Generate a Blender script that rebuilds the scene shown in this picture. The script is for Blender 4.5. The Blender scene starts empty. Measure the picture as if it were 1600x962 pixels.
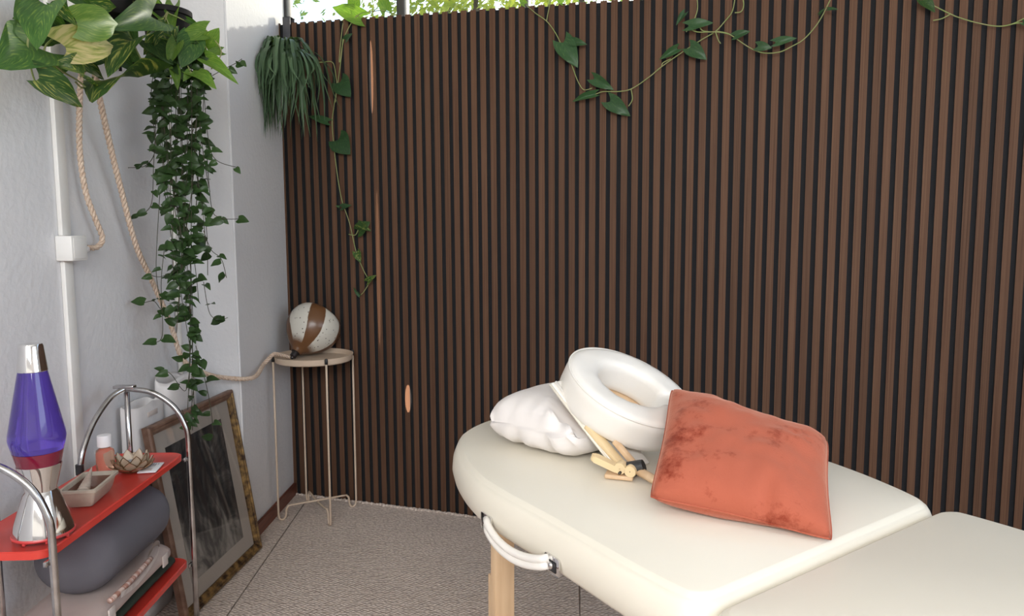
import bpy, bmesh, math, random
from mathutils import Vector, Matrix, Quaternion
from mathutils import noise as mnoise
random.seed(7)
PI = math.pi
V = Vector
S = bpy.context.scene
COL = S.collection

# ------------------------------------------------------------------ camera, light, exposure
F = 1110.0
CAM = V((0.0, -2.6879, 1.1762))
CR = V((0.952177, 0.305546, -0.000794)).normalized()
CW = V((-0.304005, 0.947106, -0.102815)).normalized()
CR = (CR - CW * CR.dot(CW)).normalized()
CU = CR.cross(CW)
cd = bpy.data.cameras.new('camera')
cam = bpy.data.objects.new('camera', cd)
COL.objects.link(cam)
cd.sensor_fit = 'HORIZONTAL'; cd.sensor_width = 36.0; cd.lens = F * 36.0 / 1600.0
cd.clip_start = 0.02; cd.clip_end = 200
cam.matrix_world = Matrix(((CR.x, CU.x, -CW.x, CAM.x), (CR.y, CU.y, -CW.y, CAM.y), (CR.z, CU.z, -CW.z, CAM.z), (0, 0, 0, 1)))
S.camera = cam
S.view_settings.view_transform = 'Standard'
S.view_settings.look = 'None'
S.view_settings.gamma = 1.0
S.view_settings.use_curve_mapping = False
S.view_settings.exposure = 0.0
S.cycles.use_denoising = True
S.cycles.max_bounces = 10
S.cycles.transparent_max_bounces = 16

world = bpy.data.worlds.new('world'); S.world = world; world.use_nodes = True
nt = world.node_tree; nt.nodes.clear()
sky = nt.nodes.new('ShaderNodeTexSky'); sky.sky_type = 'NISHITA'; sky.sun_disc = False
sky.sun_elevation = math.radians(24); sky.sun_rotation = math.radians(10); sky.air_density = 1.0; sky.dust_density = 1.2
bgn = nt.nodes.new('ShaderNodeBackground'); bgn.inputs[1].default_value = 0.42
wo = nt.nodes.new('ShaderNodeOutputWorld')
nt.links.new(sky.outputs[0], bgn.inputs[0]); nt.links.new(bgn.outputs[0], wo.inputs[0])

def light(name, kind, loc, direction, energy, color, **kw):
    ld = bpy.data.lights.new(name, kind); ld.energy = energy; ld.color = color
    for k, v in kw.items(): setattr(ld, k, v)
    o = bpy.data.objects.new(name, ld); COL.objects.link(o); o.location = loc
    o.rotation_euler = V(direction).to_track_quat('-Z', 'Y').to_euler()
    return o
light('sun', 'SUN', (2, 6, 5), (-0.2, -1.0, -0.31), 3.2, (1.0, 0.93, 0.82), angle=0.02)
light('daylight_rear_window', 'AREA', (0.0, -4.22, 2.1), (0, 1, -0.36), 100, (1.0, 0.985, 0.96), shape='RECTANGLE', size=2.9, size_y=0.9)
light('daylight_side_window', 'AREA', (2.32, -2.2, 1.75), (-1, 0, -0.15), 20, (0.74, 0.86, 1.0), shape='RECTANGLE', size=1.8, size_y=1.3)

# narrow spot lamps, added to lay thin bright slivers on the slats
def sliver(target, height, width, energy, src=(0.55, -4.05, 2.15)):
    src = V(src); d = V(target) - src; dist = d.length
    o = light('sliver_spot', 'SPOT', src, d, energy, (1.0, 0.86, 0.72), spot_size=2 * math.atan(height / 2 / dist), spot_blend=0.12, shadow_soft_size=0.0)
    z = -d.normalized(); y = (V((0.0, 0, 1)) - z * z.z).normalized(); x = y.cross(z)
    o.rotation_euler = Matrix((x, y, z)).transposed().to_euler(); o.scale = (width / height, 1, 1)
sliver((-1.471, 0, 1.822), 0.30, 0.017, 3000)
sliver((-1.4563, 0, 1.036), 0.66, 0.015, 1100)
sliver((-1.327, 0, 0.483), 0.115, 0.026, 6000)

# ------------------------------------------------------------------ pixel to place helpers (1600 x 962 frame)
def ray(x, y): return CW + CR * ((x - 800) / F) - CU * ((y - 481) / F)
def onplane(x, y, p0, n):
    d = ray(x, y); return CAM + d * ((p0 - CAM).dot(n) / d.dot(n))
def PZ(x, y, z): return onplane(x, y, V((0, 0, z)), V((0, 0, 1)))
def PY(x, y, Y): return onplane(x, y, V((0, Y, 0)), V((0, 1, 0)))
CORNER = V((-1.9086, 0, 0))
SD = V((0.28944, -0.9572, 0)).normalized()       # along the left wall, towards the viewer
ND = V((-SD.y, SD.x, 0))                          # left wall's normal, into the room
ABC = CORNER + SD * 0.5545                        # outer corner of the pier
LP = ABC - ND * 0.167                             # foot of the left wall beside the pier
ANG = math.atan2(SD.y, SD.x)
def RL(s, d, z=0.0): return LP + SD * s + ND * d + V((0, 0, z))
def PS(x, y, s): return onplane(x, y, LP + SD * s, SD)
def PD(x, y, d): return onplane(x, y, LP + ND * d, ND)
def PDEP(x, y, dep): return CAM + ray(x, y) * dep

# ------------------------------------------------------------------ materials
def newmat(name):
    m = bpy.data.materials.new(name); m.use_nodes = True
    n = m.node_tree.nodes; b = n['Principled BSDF']
    return m, n, m.node_tree.links, b
def mat(name, col, rough=0.5, metal=0.0, col2=None, nscale=8.0, stretch=(1, 1, 1), bump=0.0, bscale=60.0, bdist=0.002, lo=0.35, hi=0.65, coords='Object', detail=4.0, **kw):
    m, n, l, b = newmat(name)
    b.inputs['Base Color'].default_value = (*col, 1)
    b.inputs['Roughness'].default_value = rough
    b.inputs['Metallic'].default_value = metal
    for k, v in kw.items(): b.inputs[k].default_value = v
    if col2 or bump:
        tc = n.new('ShaderNodeTexCoord'); mp = n.new('ShaderNodeMapping'); mp.inputs['Scale'].default_value = stretch
        l.new(tc.outputs[coords], mp.inputs[0])
    if col2:
        tx = n.new('ShaderNodeTexNoise'); tx.inputs['Scale'].default_value = nscale; tx.inputs['Detail'].default_value = detail
        l.new(mp.outputs[0], tx.inputs['Vector'])
        cr = n.new('ShaderNodeValToRGB'); cr.color_ramp.elements[0].position = lo; cr.color_ramp.elements[1].position = hi
        cr.color_ramp.elements[0].color = (*col, 1); cr.color_ramp.elements[1].color = (*col2, 1)
        l.new(tx.outputs['Fac'], cr.inputs[0]); l.new(cr.outputs[0], b.inputs['Base Color'])
    if bump:
        t2 = n.new('ShaderNodeTexNoise'); t2.inputs['Scale'].default_value = bscale; t2.inputs['Detail'].default_value = 3
        l.new(mp.outputs[0], t2.inputs['Vector'])
        bp = n.new('ShaderNodeBump'); bp.inputs['Strength'].default_value = bump; bp.inputs['Distance'].default_value = bdist
        l.new(t2.outputs['Fac'], bp.inputs['Height']); l.new(bp.outputs[0], b.inputs['Normal'])
    return m
M = {}
M['plaster'] = mat('white_plaster', (0.70, 0.69, 0.70), 0.85, bump=0.5, bscale=55, bdist=0.004)
M['ceiling'] = mat('ceiling_paint', (0.75, 0.74, 0.72), 0.9, bump=0.2, bscale=40)
M['felt'] = mat('black_felt', (0.010, 0.010, 0.012), 0.95, bump=0.4, bscale=600, bdist=0.001)
M['mdf'] = mat('black_fibreboard', (0.012, 0.011, 0.012), 0.9, col2=(0.016, 0.015, 0.015), nscale=60)
M['baseboard'] = mat('red_brown_wood', (0.19, 0.062, 0.036), 0.45, col2=(0.13, 0.042, 0.026), nscale=6, stretch=(1, 1, 12))
M['winframe'] = mat('dark_window_metal', (0.035, 0.033, 0.036), 0.45, col2=(0.055, 0.05, 0.05), nscale=20)
M['strap'] = mat('dark_strap_metal', (0.045, 0.045, 0.055), 0.5, col2=(0.06, 0.058, 0.065), nscale=30)
M['conduit'] = mat('white_plastic', (0.78, 0.76, 0.73), 0.4, col2=(0.72, 0.69, 0.65), nscale=5)
M['chrome'] = mat('chrome', (0.78, 0.77, 0.76), 0.07, 1.0, bump=0.05, bscale=4, bdist=0.002)
M['tube'] = mat('worn_chrome_tube', (0.60, 0.59, 0.59), 0.18, 1.0, col2=(0.42, 0.40, 0.39), nscale=25)
M['red'] = mat('red_enamel', (0.66, 0.055, 0.038), 0.30, col2=(0.58, 0.042, 0.03), nscale=9, lo=.4, hi=.7)
M['redtrim'] = mat('pink_red_plastic', (0.62, 0.07, 0.07), 0.35, col2=(0.55, 0.05, 0.05), nscale=30)
M['black'] = mat('black_rubber', (0.015, 0.015, 0.016), 0.5, col2=(0.03, 0.03, 0.03), nscale=30)
M['beige_metal'] = mat('beige_powder_coat', (0.62, 0.49, 0.37), 0.45, col2=(0.58, 0.45, 0.34), nscale=12)
M['vinyl'] = mat('cream_vinyl', (0.845, 0.79, 0.67), 0.40, col2=(0.825, 0.77, 0.65), nscale=3, bump=0.08, bscale=350, bdist=0.001)
M['vinyl_white'] = mat('white_vinyl', (0.86, 0.82, 0.76), 0.40, col2=(0.83, 0.79, 0.72), nscale=4, bump=0.15, bscale=14, bdist=0.006)
M['pillowcase'] = mat('white_cotton', (0.83, 0.78, 0.745), 0.85, col2=(0.80, 0.75, 0.71), nscale=5, bump=0.15, bscale=18, bdist=0.008)
M['beech'] = mat('pale_beech_wood', (0.74, 0.53, 0.33), 0.45, col2=(0.66, 0.45, 0.27), nscale=9, stretch=(6, 6, 0.5), bump=0.05, bscale=40)
M['plasticcream'] = mat('cream_plastic', (0.80, 0.62, 0.36), 0.4, col2=(0.77, 0.59, 0.34), nscale=10)
M['screw'] = mat('dark_screw_steel', (0.2, 0.18, 0.16), 0.35, 1.0, col2=(0.1, 0.09, 0.08), nscale=60)
M['rope'] = mat('cotton_rope', (0.66, 0.53, 0.42), 0.9, col2=(0.50, 0.36, 0.27), nscale=140, bump=0.5, bscale=500, bdist=0.001)
M['pot'] = mat('dark_plastic_pot', (0.012, 0.011, 0.012), 0.6, col2=(0.016, 0.014, 0.014), nscale=20, **{'Specular IOR Level': 0.12})
M['soil'] = mat('dark_soil', (0.035, 0.022, 0.014), 0.95, col2=(0.07, 0.045, 0.03), nscale=60, bump=1.0, bscale=120, bdist=0.004)
M['stem'] = mat('green_stem', (0.20, 0.26, 0.075), 0.5, col2=(0.25, 0.24, 0.10), nscale=20)
M['ivystem'] = mat('brown_green_stem', (0.030, 0.036, 0.014), 0.7, col2=(0.05, 0.038, 0.02), nscale=20)
M['mat_green'] = mat('dark_green_mat', (0.030, 0.045, 0.030), 0.8, col2=(0.022, 0.034, 0.024), nscale=20, bump=0.3, bscale=400, bdist=0.001)
M['mat_beige'] = mat('beige_mat', (0.50, 0.40, 0.36), 0.85, col2=(0.45, 0.36, 0.33), nscale=10, bump=0.2, bscale=200, bdist=0.001)
M['bolster'] = mat('slate_grey_fabric', (0.125, 0.118, 0.135), 0.85, col2=(0.11, 0.105, 0.12), nscale=6, bump=0.15, bscale=300, bdist=0.001)
M['strap_cream'] = mat('cream_webbing', (0.66, 0.58, 0.54), 0.8, col2=(0.58, 0.5, 0.46), nscale=50)
M['dish'] = mat('speckled_stoneware', (0.50, 0.43, 0.34), 0.5, col2=(0.40, 0.33, 0.26), nscale=25, bump=0.1, bscale=80)
M['dish_in'] = mat('brown_glaze', (0.16, 0.075, 0.05), 0.35, col2=(0.22, 0.11, 0.075), nscale=18)
M['shell'] = mat('sea_shell', (0.56, 0.45, 0.37), 0.55, col2=(0.33, 0.22, 0.17), nscale=9, stretch=(1, 1, 6))
M['wick'] = mat('grey_wax', (0.33, 0.34, 0.36), 0.5, col2=(0.28, 0.29, 0.31), nscale=20)
M['brass'] = mat('dark_brass_wire', (0.26, 0.15, 0.075), 0.4, 0.7, col2=(0.2, 0.11, 0.05), nscale=40)
M['matboard'] = mat('grey_cream_mount', (0.47, 0.42, 0.37), 0.8, col2=(0.43, 0.385, 0.34), nscale=4)
M['bagwhite'] = mat('white_canvas', (0.74, 0.71, 0.70), 0.85, col2=(0.69, 0.66, 0.65), nscale=6, bump=0.3, bscale=25, bdist=0.006)
M['papercard'] = mat('white_card', (0.80, 0.79, 0.80), 0.6, col2=(0.77, 0.76, 0.77), nscale=10)
M['ink'] = mat('grey_ink', (0.25, 0.22, 0.24), 0.7, col2=(0.3, 0.27, 0.3), nscale=60)
M['capwhite'] = mat('white_cap_plastic', (0.85, 0.82, 0.82), 0.4, col2=(0.82, 0.79, 0.79), nscale=20)
M['socket'] = mat('dark_socket_metal', (0.03, 0.027, 0.027), 0.35, 0.6, col2=(0.05, 0.04, 0.04), nscale=40)
M['bark'] = mat('tree_bark', (0.16, 0.11, 0.07), 0.9, col2=(0.09, 0.06, 0.04), nscale=12, stretch=(1, 1, .2))
M['lawn'] = mat('lawn', (0.10, 0.16, 0.04), 0.95, col2=(0.16, 0.20, 0.06), nscale=3)
M['subfloor'] = mat('dark_subfloor', (0.10, 0.085, 0.075), 0.95, col2=(0.12, 0.1, 0.09), nscale=9)
M['concrete'] = mat('render_outside', (0.6, 0.58, 0.54), 0.9, col2=(0.5, 0.48, 0.45), nscale=3)

def m_slat():
    m, n, l, b = newmat('walnut_veneer')
    tc = n.new('ShaderNodeTexCoord'); oi = n.new('ShaderNodeObjectInfo')
    ad = n.new('ShaderNodeVectorMath'); ad.operation = 'ADD'
    sc = n.new('ShaderNodeVectorMath'); sc.operation = 'SCALE'; sc.inputs['Scale'].default_value = 37.0
    cx = n.new('ShaderNodeCombineXYZ')
    l.new(oi.outputs['Random'], cx.inputs[0]); l.new(oi.outputs['Random'], cx.inputs[2]); l.new(cx.outputs[0], sc.inputs[0])
    l.new(tc.outputs['Object'], ad.inputs[0]); l.new(sc.outputs[0], ad.inputs[1])
    mp = n.new('ShaderNodeMapping'); mp.inputs['Scale'].default_value = (1.0, 1.0, 0.012)
    l.new(ad.outputs[0], mp.inputs[0])
    tx = n.new('ShaderNodeTexNoise'); tx.inputs['Scale'].default_value = 330; tx.inputs['Detail'].default_value = 3
    l.new(mp.outputs[0], tx.inputs['Vector'])
    cr = n.new('ShaderNodeValToRGB')
    cr.color_ramp.elements[0].position = 0.30; cr.color_ramp.elements[0].color = (0.074, 0.035, 0.0195, 1)
    cr.color_ramp.elements[1].position = 0.70; cr.color_ramp.elements[1].color = (0.130, 0.069, 0.041, 1)
    l.new(tx.outputs['Fac'], cr.inputs[0])
    hs = n.new('ShaderNodeHueSaturation')
    mr = n.new('ShaderNodeMapRange'); mr.inputs['To Min'].default_value = 0.86; mr.inputs['To Max'].default_value = 1.12
    l.new(oi.outputs['Random'], mr.inputs['Value']); l.new(mr.outputs[0], hs.inputs['Value']); l.new(cr.outputs[0], hs.inputs['Color'])
    l.new(hs.outputs[0], b.inputs['Base Color']); b.inputs['Roughness'].default_value = 0.66; b.inputs['Specular IOR Level'].default_value = 0.18
    bp = n.new('ShaderNodeBump'); bp.inputs['Strength'].default_value = 0.15; bp.inputs['Distance'].default_value = 0.001
    l.new(tx.outputs['Fac'], bp.inputs['Height']); l.new(bp.outputs[0], b.inputs['Normal'])
    return m
M['slat'] = m_slat()

def m_carpet():
    m, n, l, b = newmat('beige_loop_carpet')
    tc = n.new('ShaderNodeTexCoord'); mp = n.new('ShaderNodeMapping')
    mp.inputs['Rotation'].default_value = (0, 0, math.radians(20)); mp.inputs['Scale'].default_value = (1.0, 1.35, 1)
    l.new(tc.outputs['Object'], mp.inputs[0])
    vo = n.new('ShaderNodeTexVoronoi'); vo.inputs['Scale'].default_value = 75; vo.inputs['Randomness'].default_value = 0.45
    l.new(mp.outputs[0], vo.inputs['Vector'])
    no = n.new('ShaderNodeTexNoise'); no.inputs['Scale'].default_value = 3.0; l.new(mp.outputs[0], no.inputs['Vector'])
    cr = n.new('ShaderNodeValToRGB')
    cr.color_ramp.elements[0].position = 0.0; cr.color_ramp.elements[0].color = (0.84, 0.73, 0.65, 1)
    cr.color_ramp.elements[1].position = 0.75; cr.color_ramp.elements[1].color = (0.47, 0.385, 0.335, 1)
    l.new(vo.outputs['Distance'], cr.inputs[0])
    hs = n.new('ShaderNodeHueSaturation'); mr = n.new('ShaderNodeMapRange'); mr.inputs['To Min'].default_value = 0.9; mr.inputs['To Max'].default_value = 1.1
    l.new(no.outputs['Fac'], mr.inputs['Value']); l.new(mr.outputs[0], hs.inputs['Value']); l.new(cr.outputs[0], hs.inputs['Color'])
    l.new(hs.outputs[0], b.inputs['Base Color']); b.inputs['Roughness'].default_value = 0.9
    mt = n.new('ShaderNodeMath'); mt.operation = 'SUBTRACT'; mt.inputs[0].default_value = 1; l.new(vo.outputs['Distance'], mt.inputs[1])
    bp = n.new('ShaderNodeBump'); bp.inputs['Strength'].default_value = 0.9; bp.inputs['Distance'].default_value = 0.006
    l.new(mt.outputs[0], bp.inputs['Height']); l.new(bp.outputs[0], b.inputs['Normal'])
    return m
M['carpet'] = m_carpet()

def m_leaf(name, dark, mid, var, lo, hi, trans=0.25, rough=0.35, nscale=5.0):
    m, n, l, b = newmat(name)
    tc = n.new('ShaderNodeTexCoord'); oi = n.new('ShaderNodeObjectInfo')
    cx = n.new('ShaderNodeCombineXYZ'); l.new(oi.outputs['Random'], cx.inputs[0]); l.new(oi.outputs['Random'], cx.inputs[1])
    sc = n.new('ShaderNodeVectorMath'); sc.operation = 'SCALE'; sc.inputs['Scale'].default_value = 53.0; l.new(cx.outputs[0], sc.inputs[0])
    sx = n.new('ShaderNodeSeparateXYZ'); l.new(tc.outputs['UV'], sx.inputs[0])
    # streaks that follow the side veins: shear v by |u|
    ab = n.new('ShaderNodeMath'); ab.operation = 'ABSOLUTE'; l.new(sx.outputs[0], ab.inputs[0])
    mu = n.new('ShaderNodeMath'); mu.operation = 'MULTIPLY'; mu.inputs[1].default_value = -0.9; l.new(ab.outputs[0], mu.inputs[0])
    sm = n.new('ShaderNodeMath'); sm.operation = 'ADD'; l.new(sx.outputs[1], sm.inputs[0]); l.new(mu.outputs[0], sm.inputs[1])
    sy = n.new('ShaderNodeMath'); sy.operation = 'MULTIPLY'; sy.inputs[1].default_value = 2.6; l.new(sm.outputs[0], sy.inputs[0])
    c2 = n.new('ShaderNodeCombineXYZ'); l.new(sx.outputs[0], c2.inputs[0]); l.new(sy.outputs[0], c2.inputs[1])
    ad = n.new('ShaderNodeVectorMath'); ad.operation = 'ADD'; l.new(c2.outputs[0], ad.inputs[0]); l.new(sc.outputs[0], ad.inputs[1])
    tx = n.new('ShaderNodeTexNoise'); tx.inputs['Scale'].default_value = nscale; tx.inputs['Detail'].default_value = 5; l.new(ad.outputs[0], tx.inputs['Vector'])
    cr = n.new('ShaderNodeValToRGB'); e = cr.color_ramp.elements
    e[0].position = 0.25; e[0].color = (*dark, 1); e[1].position = hi; e[1].color = (*var, 1)
    k = e.new(lo); k.color = (*mid, 1)
    l.new(tx.outputs['Fac'], cr.inputs[0])
    hs = n.new('ShaderNodeHueSaturation'); mr = n.new('ShaderNodeMapRange'); mr.inputs['To Min'].default_value = 0.75; mr.inputs['To Max'].default_value = 1.25
    l.new(oi.outputs['Random'], mr.inputs['Value']); l.new(mr.outputs[0], hs.inputs['Value']); l.new(cr.outputs[0], hs.inputs['Color'])
    l.new(hs.outputs[0], b.inputs['Base Color']); b.inputs['Roughness'].default_value = rough; b.inputs['Specular IOR Level'].default_value = 0.28
    tr = n.new('ShaderNodeBsdfTranslucent'); br = n.new('ShaderNodeMixRGB'); br.blend_type = 'MULTIPLY'; br.inputs[0].default_value = 1
    br.inputs[2].default_value = (1.7, 1.9, 0.5, 1); l.new(hs.outputs[0], br.inputs[1]); l.new(br.outputs[0], tr.inputs[0])
    mx = n.new('ShaderNodeMixShader'); mx.inputs[0].default_value = trans
    l.new(b.outputs[0], mx.inputs[1]); l.new(tr.outputs[0], mx.inputs[2]); l.new(mx.outputs[0], n['Material Output'].inputs[0])
    return m
M['pothos'] = m_leaf('pothos_green_leaf', (0.022, 0.058, 0.015), (0.036, 0.090, 0.021), (0.17, 0.23, 0.045), 0.54, 0.80, rough=0.5)
M['pothos_var'] = m_leaf('pothos_variegated_leaf', (0.022, 0.060, 0.014), (0.042, 0.100, 0.020), (0.40, 0.40, 0.11), 0.53, 0.66, rough=0.5, nscale=3.2)
M['pothos_light'] = m_leaf('pothos_light_leaf', (0.07, 0.155, 0.022), (0.11, 0.21, 0.033), (0.24, 0.32, 0.07), 0.5, 0.75, rough=0.5)
M['pothos_cream'] = m_leaf('pothos_cream_leaf', (0.10, 0.16, 0.03), (0.40, 0.40, 0.12), (0.62, 0.52, 0.26), 0.42, 0.58, rough=0.5, nscale=3.0)
M['ivy'] = m_leaf('ivy_leaf', (0.018, 0.040, 0.012), (0.028, 0.060, 0.017), (0.050, 0.085, 0.027), 0.5, 0.75, 0.15)
M['spider'] = m_leaf('spider_plant_leaf', (0.045, 0.085, 0.045), (0.07, 0.125, 0.065), (0.16, 0.21, 0.12), 0.5, 0.75, 0.2)
M['vineleaf'] = m_leaf('dark_pothos_leaf', (0.028, 0.07, 0.030), (0.04, 0.095, 0.035), (0.12, 0.20, 0.06), 0.58, 0.85, 0.2)
M['treeleaf'] = m_leaf('garden_leaf', (0.12, 0.19, 0.05), (0.25, 0.30, 0.08), (0.50, 0.42, 0.12), 0.48, 0.65, 0.4, 0.6)
M['treeleaf2'] = m_leaf('garden_pale_leaf', (0.15, 0.24, 0.10), (0.26, 0.36, 0.16), (0.45, 0.50, 0.25), 0.48, 0.65, 0.4, 0.6)

def m_glass(name, tint=(1, 1, 1), rough=0.0, refl=0.08):
    m, n, l, b = newmat(name); n.remove(b)
    tr = n.new('ShaderNodeBsdfTransparent'); tr.inputs[0].default_value = (*tint, 1)
    gl = n.new('ShaderNodeBsdfGlossy'); gl.inputs['Roughness'].default_value = rough
    fr = n.new('ShaderNodeLayerWeight'); fr.inputs[0].default_value = 0.5
    pw = n.new('ShaderNodeMath'); pw.operation = 'POWER'; pw.inputs[1].default_value = 4.0; l.new(fr.outputs['Facing'], pw.inputs[0])
    fa = n.new('ShaderNodeMath'); fa.operation = 'MULTIPLY_ADD'; fa.inputs[1].default_value = 0.5; fa.inputs[2].default_value = 0.025; l.new(pw.outputs[0], fa.inputs[0])
    mx = n.new('ShaderNodeMixShader'); l.new(fa.outputs[0], mx.inputs[0]); l.new(tr.outputs[0], mx.inputs[1]); l.new(gl.outputs[0], mx.inputs[2])
    l.new(mx.outputs[0], n['Material Output'].inputs[0]); return m
M['pane'] = m_glass('window_glass', (0.97, 0.99, 0.98))
M['picglass'] = m_glass('picture_glass', (0.97, 0.97, 0.97))
M['liquid'] = mat('violet_liquid', (0.125, 0.075, 0.47), 0.04, col2=(0.14, 0.085, 0.50), nscale=3, **{'Transmission Weight': 0.72, 'IOR': 1.36, 'Coat Weight': 0.5})
M['wax'] = mat('crimson_wax', (0.15, 0.004, 0.022), 0.15, col2=(0.19, 0.006, 0.03), nscale=6, **{'Coat Weight': 0.6})
M['oil'] = mat('amber_oil', (0.95, 0.62, 0.45), 0.06, col2=(0.95, 0.68, 0.52), nscale=5, **{'Transmission Weight': 0.85, 'IOR': 1.35})
M['capiz'] = mat('capiz_shell', (0.72, 0.60, 0.46), 0.28, col2=(0.56, 0.42, 0.30), nscale=14, **{'Transmission Weight': 0.15})
M['capiz_brown'] = mat('brown_capiz_shell', (0.40, 0.22, 0.13), 0.3, col2=(0.52, 0.33, 0.21), nscale=14)

def m_velvet():
    m, n, l, b = newmat('rust_velvet')
    tc = n.new('ShaderNodeTexCoord')
    tx = n.new('ShaderNodeTexNoise'); tx.inputs['Scale'].default_value = 7.5; tx.inputs['Detail'].default_value = 12; tx.inputs['Roughness'].default_value = 0.70
    mpv = n.new('ShaderNodeMapping'); mpv.inputs['Location'].default_value = (0.03, 0.05, -0.05); l.new(tc.outputs['Object'], mpv.inputs[0]); l.new(mpv.outputs[0], tx.inputs['Vector'])
    cr = n.new('ShaderNodeValToRGB'); e = cr.color_ramp.elements
    e[0].position = 0.37; e[0].color = (0.23, 0.036, 0.018, 1); e[1].position = 0.47; e[1].color = (0.44, 0.118, 0.070, 1)
    l.new(tx.outputs['Fac'], cr.inputs[0]); l.new(cr.outputs[0], b.inputs['Base Color'])
    b.inputs['Roughness'].default_value = 0.95; b.inputs['Specular IOR Level'].default_value = 0.1; b.inputs['Sheen Weight'].default_value = 0.5; b.inputs['Sheen Roughness'].default_value = 0.4
    b.inputs['Sheen Tint'].default_value = (1, 0.6, 0.45, 1)
    t2 = n.new('ShaderNodeTexNoise'); t2.inputs['Scale'].default_value = 240; l.new(tc.outputs['Object'], t2.inputs['Vector'])
    bp = n.new('ShaderNodeBump'); bp.inputs['Strength'].default_value = 0.35; bp.inputs['Distance'].default_value = 0.002
    l.new(t2.outputs['Fac'], bp.inputs['Height']); l.new(bp.outputs[0], b.inputs['Normal'])
    return m
M['velvet'] = m_velvet()

def m_ceramic():
    m, n, l, b = newmat('swirled_speckled_ceramic')
    tc = n.new('ShaderNodeTexCoord'); sx = n.new('ShaderNodeSeparateXYZ'); l.new(tc.outputs['Object'], sx.inputs[0])
    at = n.new('ShaderNodeMath'); at.operation = 'ARCTAN2'; l.new(sx.outputs[1], at.inputs[0]); l.new(sx.outputs[0], at.inputs[1])
    tw = n.new('ShaderNodeMath'); tw.operation = 'MULTIPLY'; tw.inputs[1].default_value = 15.0; l.new(sx.outputs[2], tw.inputs[0])
    nz = n.new('ShaderNodeTexNoise'); nz.inputs['Scale'].default_value = 9; nz.inputs['Detail'].default_value = 4; l.new(tc.outputs['Object'], nz.inputs['Vector'])
    n3 = n.new('ShaderNodeMath'); n3.operation = 'MULTIPLY'; n3.inputs[1].default_value = 1.3; l.new(nz.outputs['Fac'], n3.inputs[0])
    a1 = n.new('ShaderNodeMath'); a1.operation = 'MULTIPLY_ADD'; a1.inputs[1].default_value = 4.0; l.new(at.outputs[0], a1.inputs[0]); l.new(tw.outputs[0], a1.inputs[2])
    a2 = n.new('ShaderNodeMath'); a2.operation = 'ADD'; l.new(a1.outputs[0], a2.inputs[0]); l.new(n3.outputs[0], a2.inputs[1])
    a3 = n.new('ShaderNodeMath'); a3.operation = 'ADD'; a3.inputs[1].default_value = 2.2; l.new(a2.outputs[0], a3.inputs[0])
    si = n.new('ShaderNodeMath'); si.operation = 'SINE'; l.new(a3.outputs[0], si.inputs[0])
    # brown near the neck and at the rim
    nk = n.new('ShaderNodeMapRange'); nk.inputs['From Min'].default_value = 0.050; nk.inputs['From Max'].default_value = 0.028; l.new(sx.outputs[2], nk.inputs['Value'])
    rm = n.new('ShaderNodeMapRange'); rm.inputs['From Min'].default_value = 0.198; rm.inputs['From Max'].default_value = 0.202; l.new(sx.outputs[2], rm.inputs['Value'])
    st = n.new('ShaderNodeMapRange'); st.inputs['From Min'].default_value = 0.16; st.inputs['From Max'].default_value = 0.26; l.new(si.outputs[0], st.inputs['Value'])
    mx1 = n.new('ShaderNodeMath'); mx1.operation = 'MAXIMUM'; l.new(nk.outputs[0], mx1.inputs[0]); l.new(rm.outputs[0], mx1.inputs[1])
    mx2 = n.new('ShaderNodeMath'); mx2.operation = 'MAXIMUM'; l.new(mx1.outputs[0], mx2.inputs[0]); l.new(st.outputs[0], mx2.inputs[1])
    vo = n.new('ShaderNodeTexVoronoi'); vo.inputs['Scale'].default_value = 75; l.new(tc.outputs['Object'], vo.inputs['Vector'])
    sp = n.new('ShaderNodeMapRange'); sp.inputs['From Min'].default_value = 0.24; sp.inputs['From Max'].default_value = 0.14; l.new(vo.outputs['Distance'], sp.inputs['Value'])
    sl = n.new('ShaderNodeSeparateXYZ'); l.new(vo.outputs['Color'], sl.inputs[0])
    gt = n.new('ShaderNodeMath'); gt.operation = 'GREATER_THAN'; gt.inputs[1].default_value = 0.35; l.new(sl.outputs[0], gt.inputs[0])
    sk = n.new('ShaderNodeMath'); sk.operation = 'MULTIPLY'; l.new(sp.outputs[0], sk.inputs[0]); l.new(gt.outputs[0], sk.inputs[1])
    c1 = n.new('ShaderNodeMixRGB'); c1.inputs[1].default_value = (0.60, 0.57, 0.50, 1); c1.inputs[2].default_value = (0.06, 0.04, 0.03, 1); l.new(sk.outputs[0], c1.inputs[0])
    c2 = n.new('ShaderNodeMixRGB'); c2.inputs[2].default_value = (0.135, 0.060, 0.024, 1); l.new(mx2.outputs[0], c2.inputs[0]); l.new(c1.outputs[0], c2.inputs[1])
    l.new(c2.outputs[0], b.inputs['Base Color']); b.inputs['Roughness'].default_value = 0.28
    return m
M['ceramic'] = m_ceramic()

def m_gold():
    m, n, l, b = newmat('worn_gilt_wood')
    tc = n.new('ShaderNodeTexCoord'); mp = n.new('ShaderNodeMapping'); mp.inputs['Scale'].default_value = (1, 1, 1); l.new(tc.outputs['Object'], mp.inputs[0])
    tx = n.new('ShaderNodeTexNoise'); tx.inputs['Scale'].default_value = 45; tx.inputs['Detail'].default_value = 6; l.new(mp.outputs[0], tx.inputs['Vector'])
    cr = n.new('ShaderNodeValToRGB'); e = cr.color_ramp.elements
    e[0].position = 0.36; e[0].color = (0.045, 0.022, 0.012, 1); e[1].position = 0.66; e[1].color = (0.34, 0.21, 0.075, 1)
    l.new(tx.outputs['Fac'], cr.inputs[0]); l.new(cr.outputs[0], b.inputs['Base Color']); b.inputs['Roughness'].default_value = 0.45; b.inputs['Metallic'].default_value = 0.35
    return m
M['gilt'] = m_gold()
M['giltbrown'] = mat('dark_brown_moulding', (0.13, 0.065, 0.04), 0.5, col2=(0.22, 0.13, 0.09), nscale=30)

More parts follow.
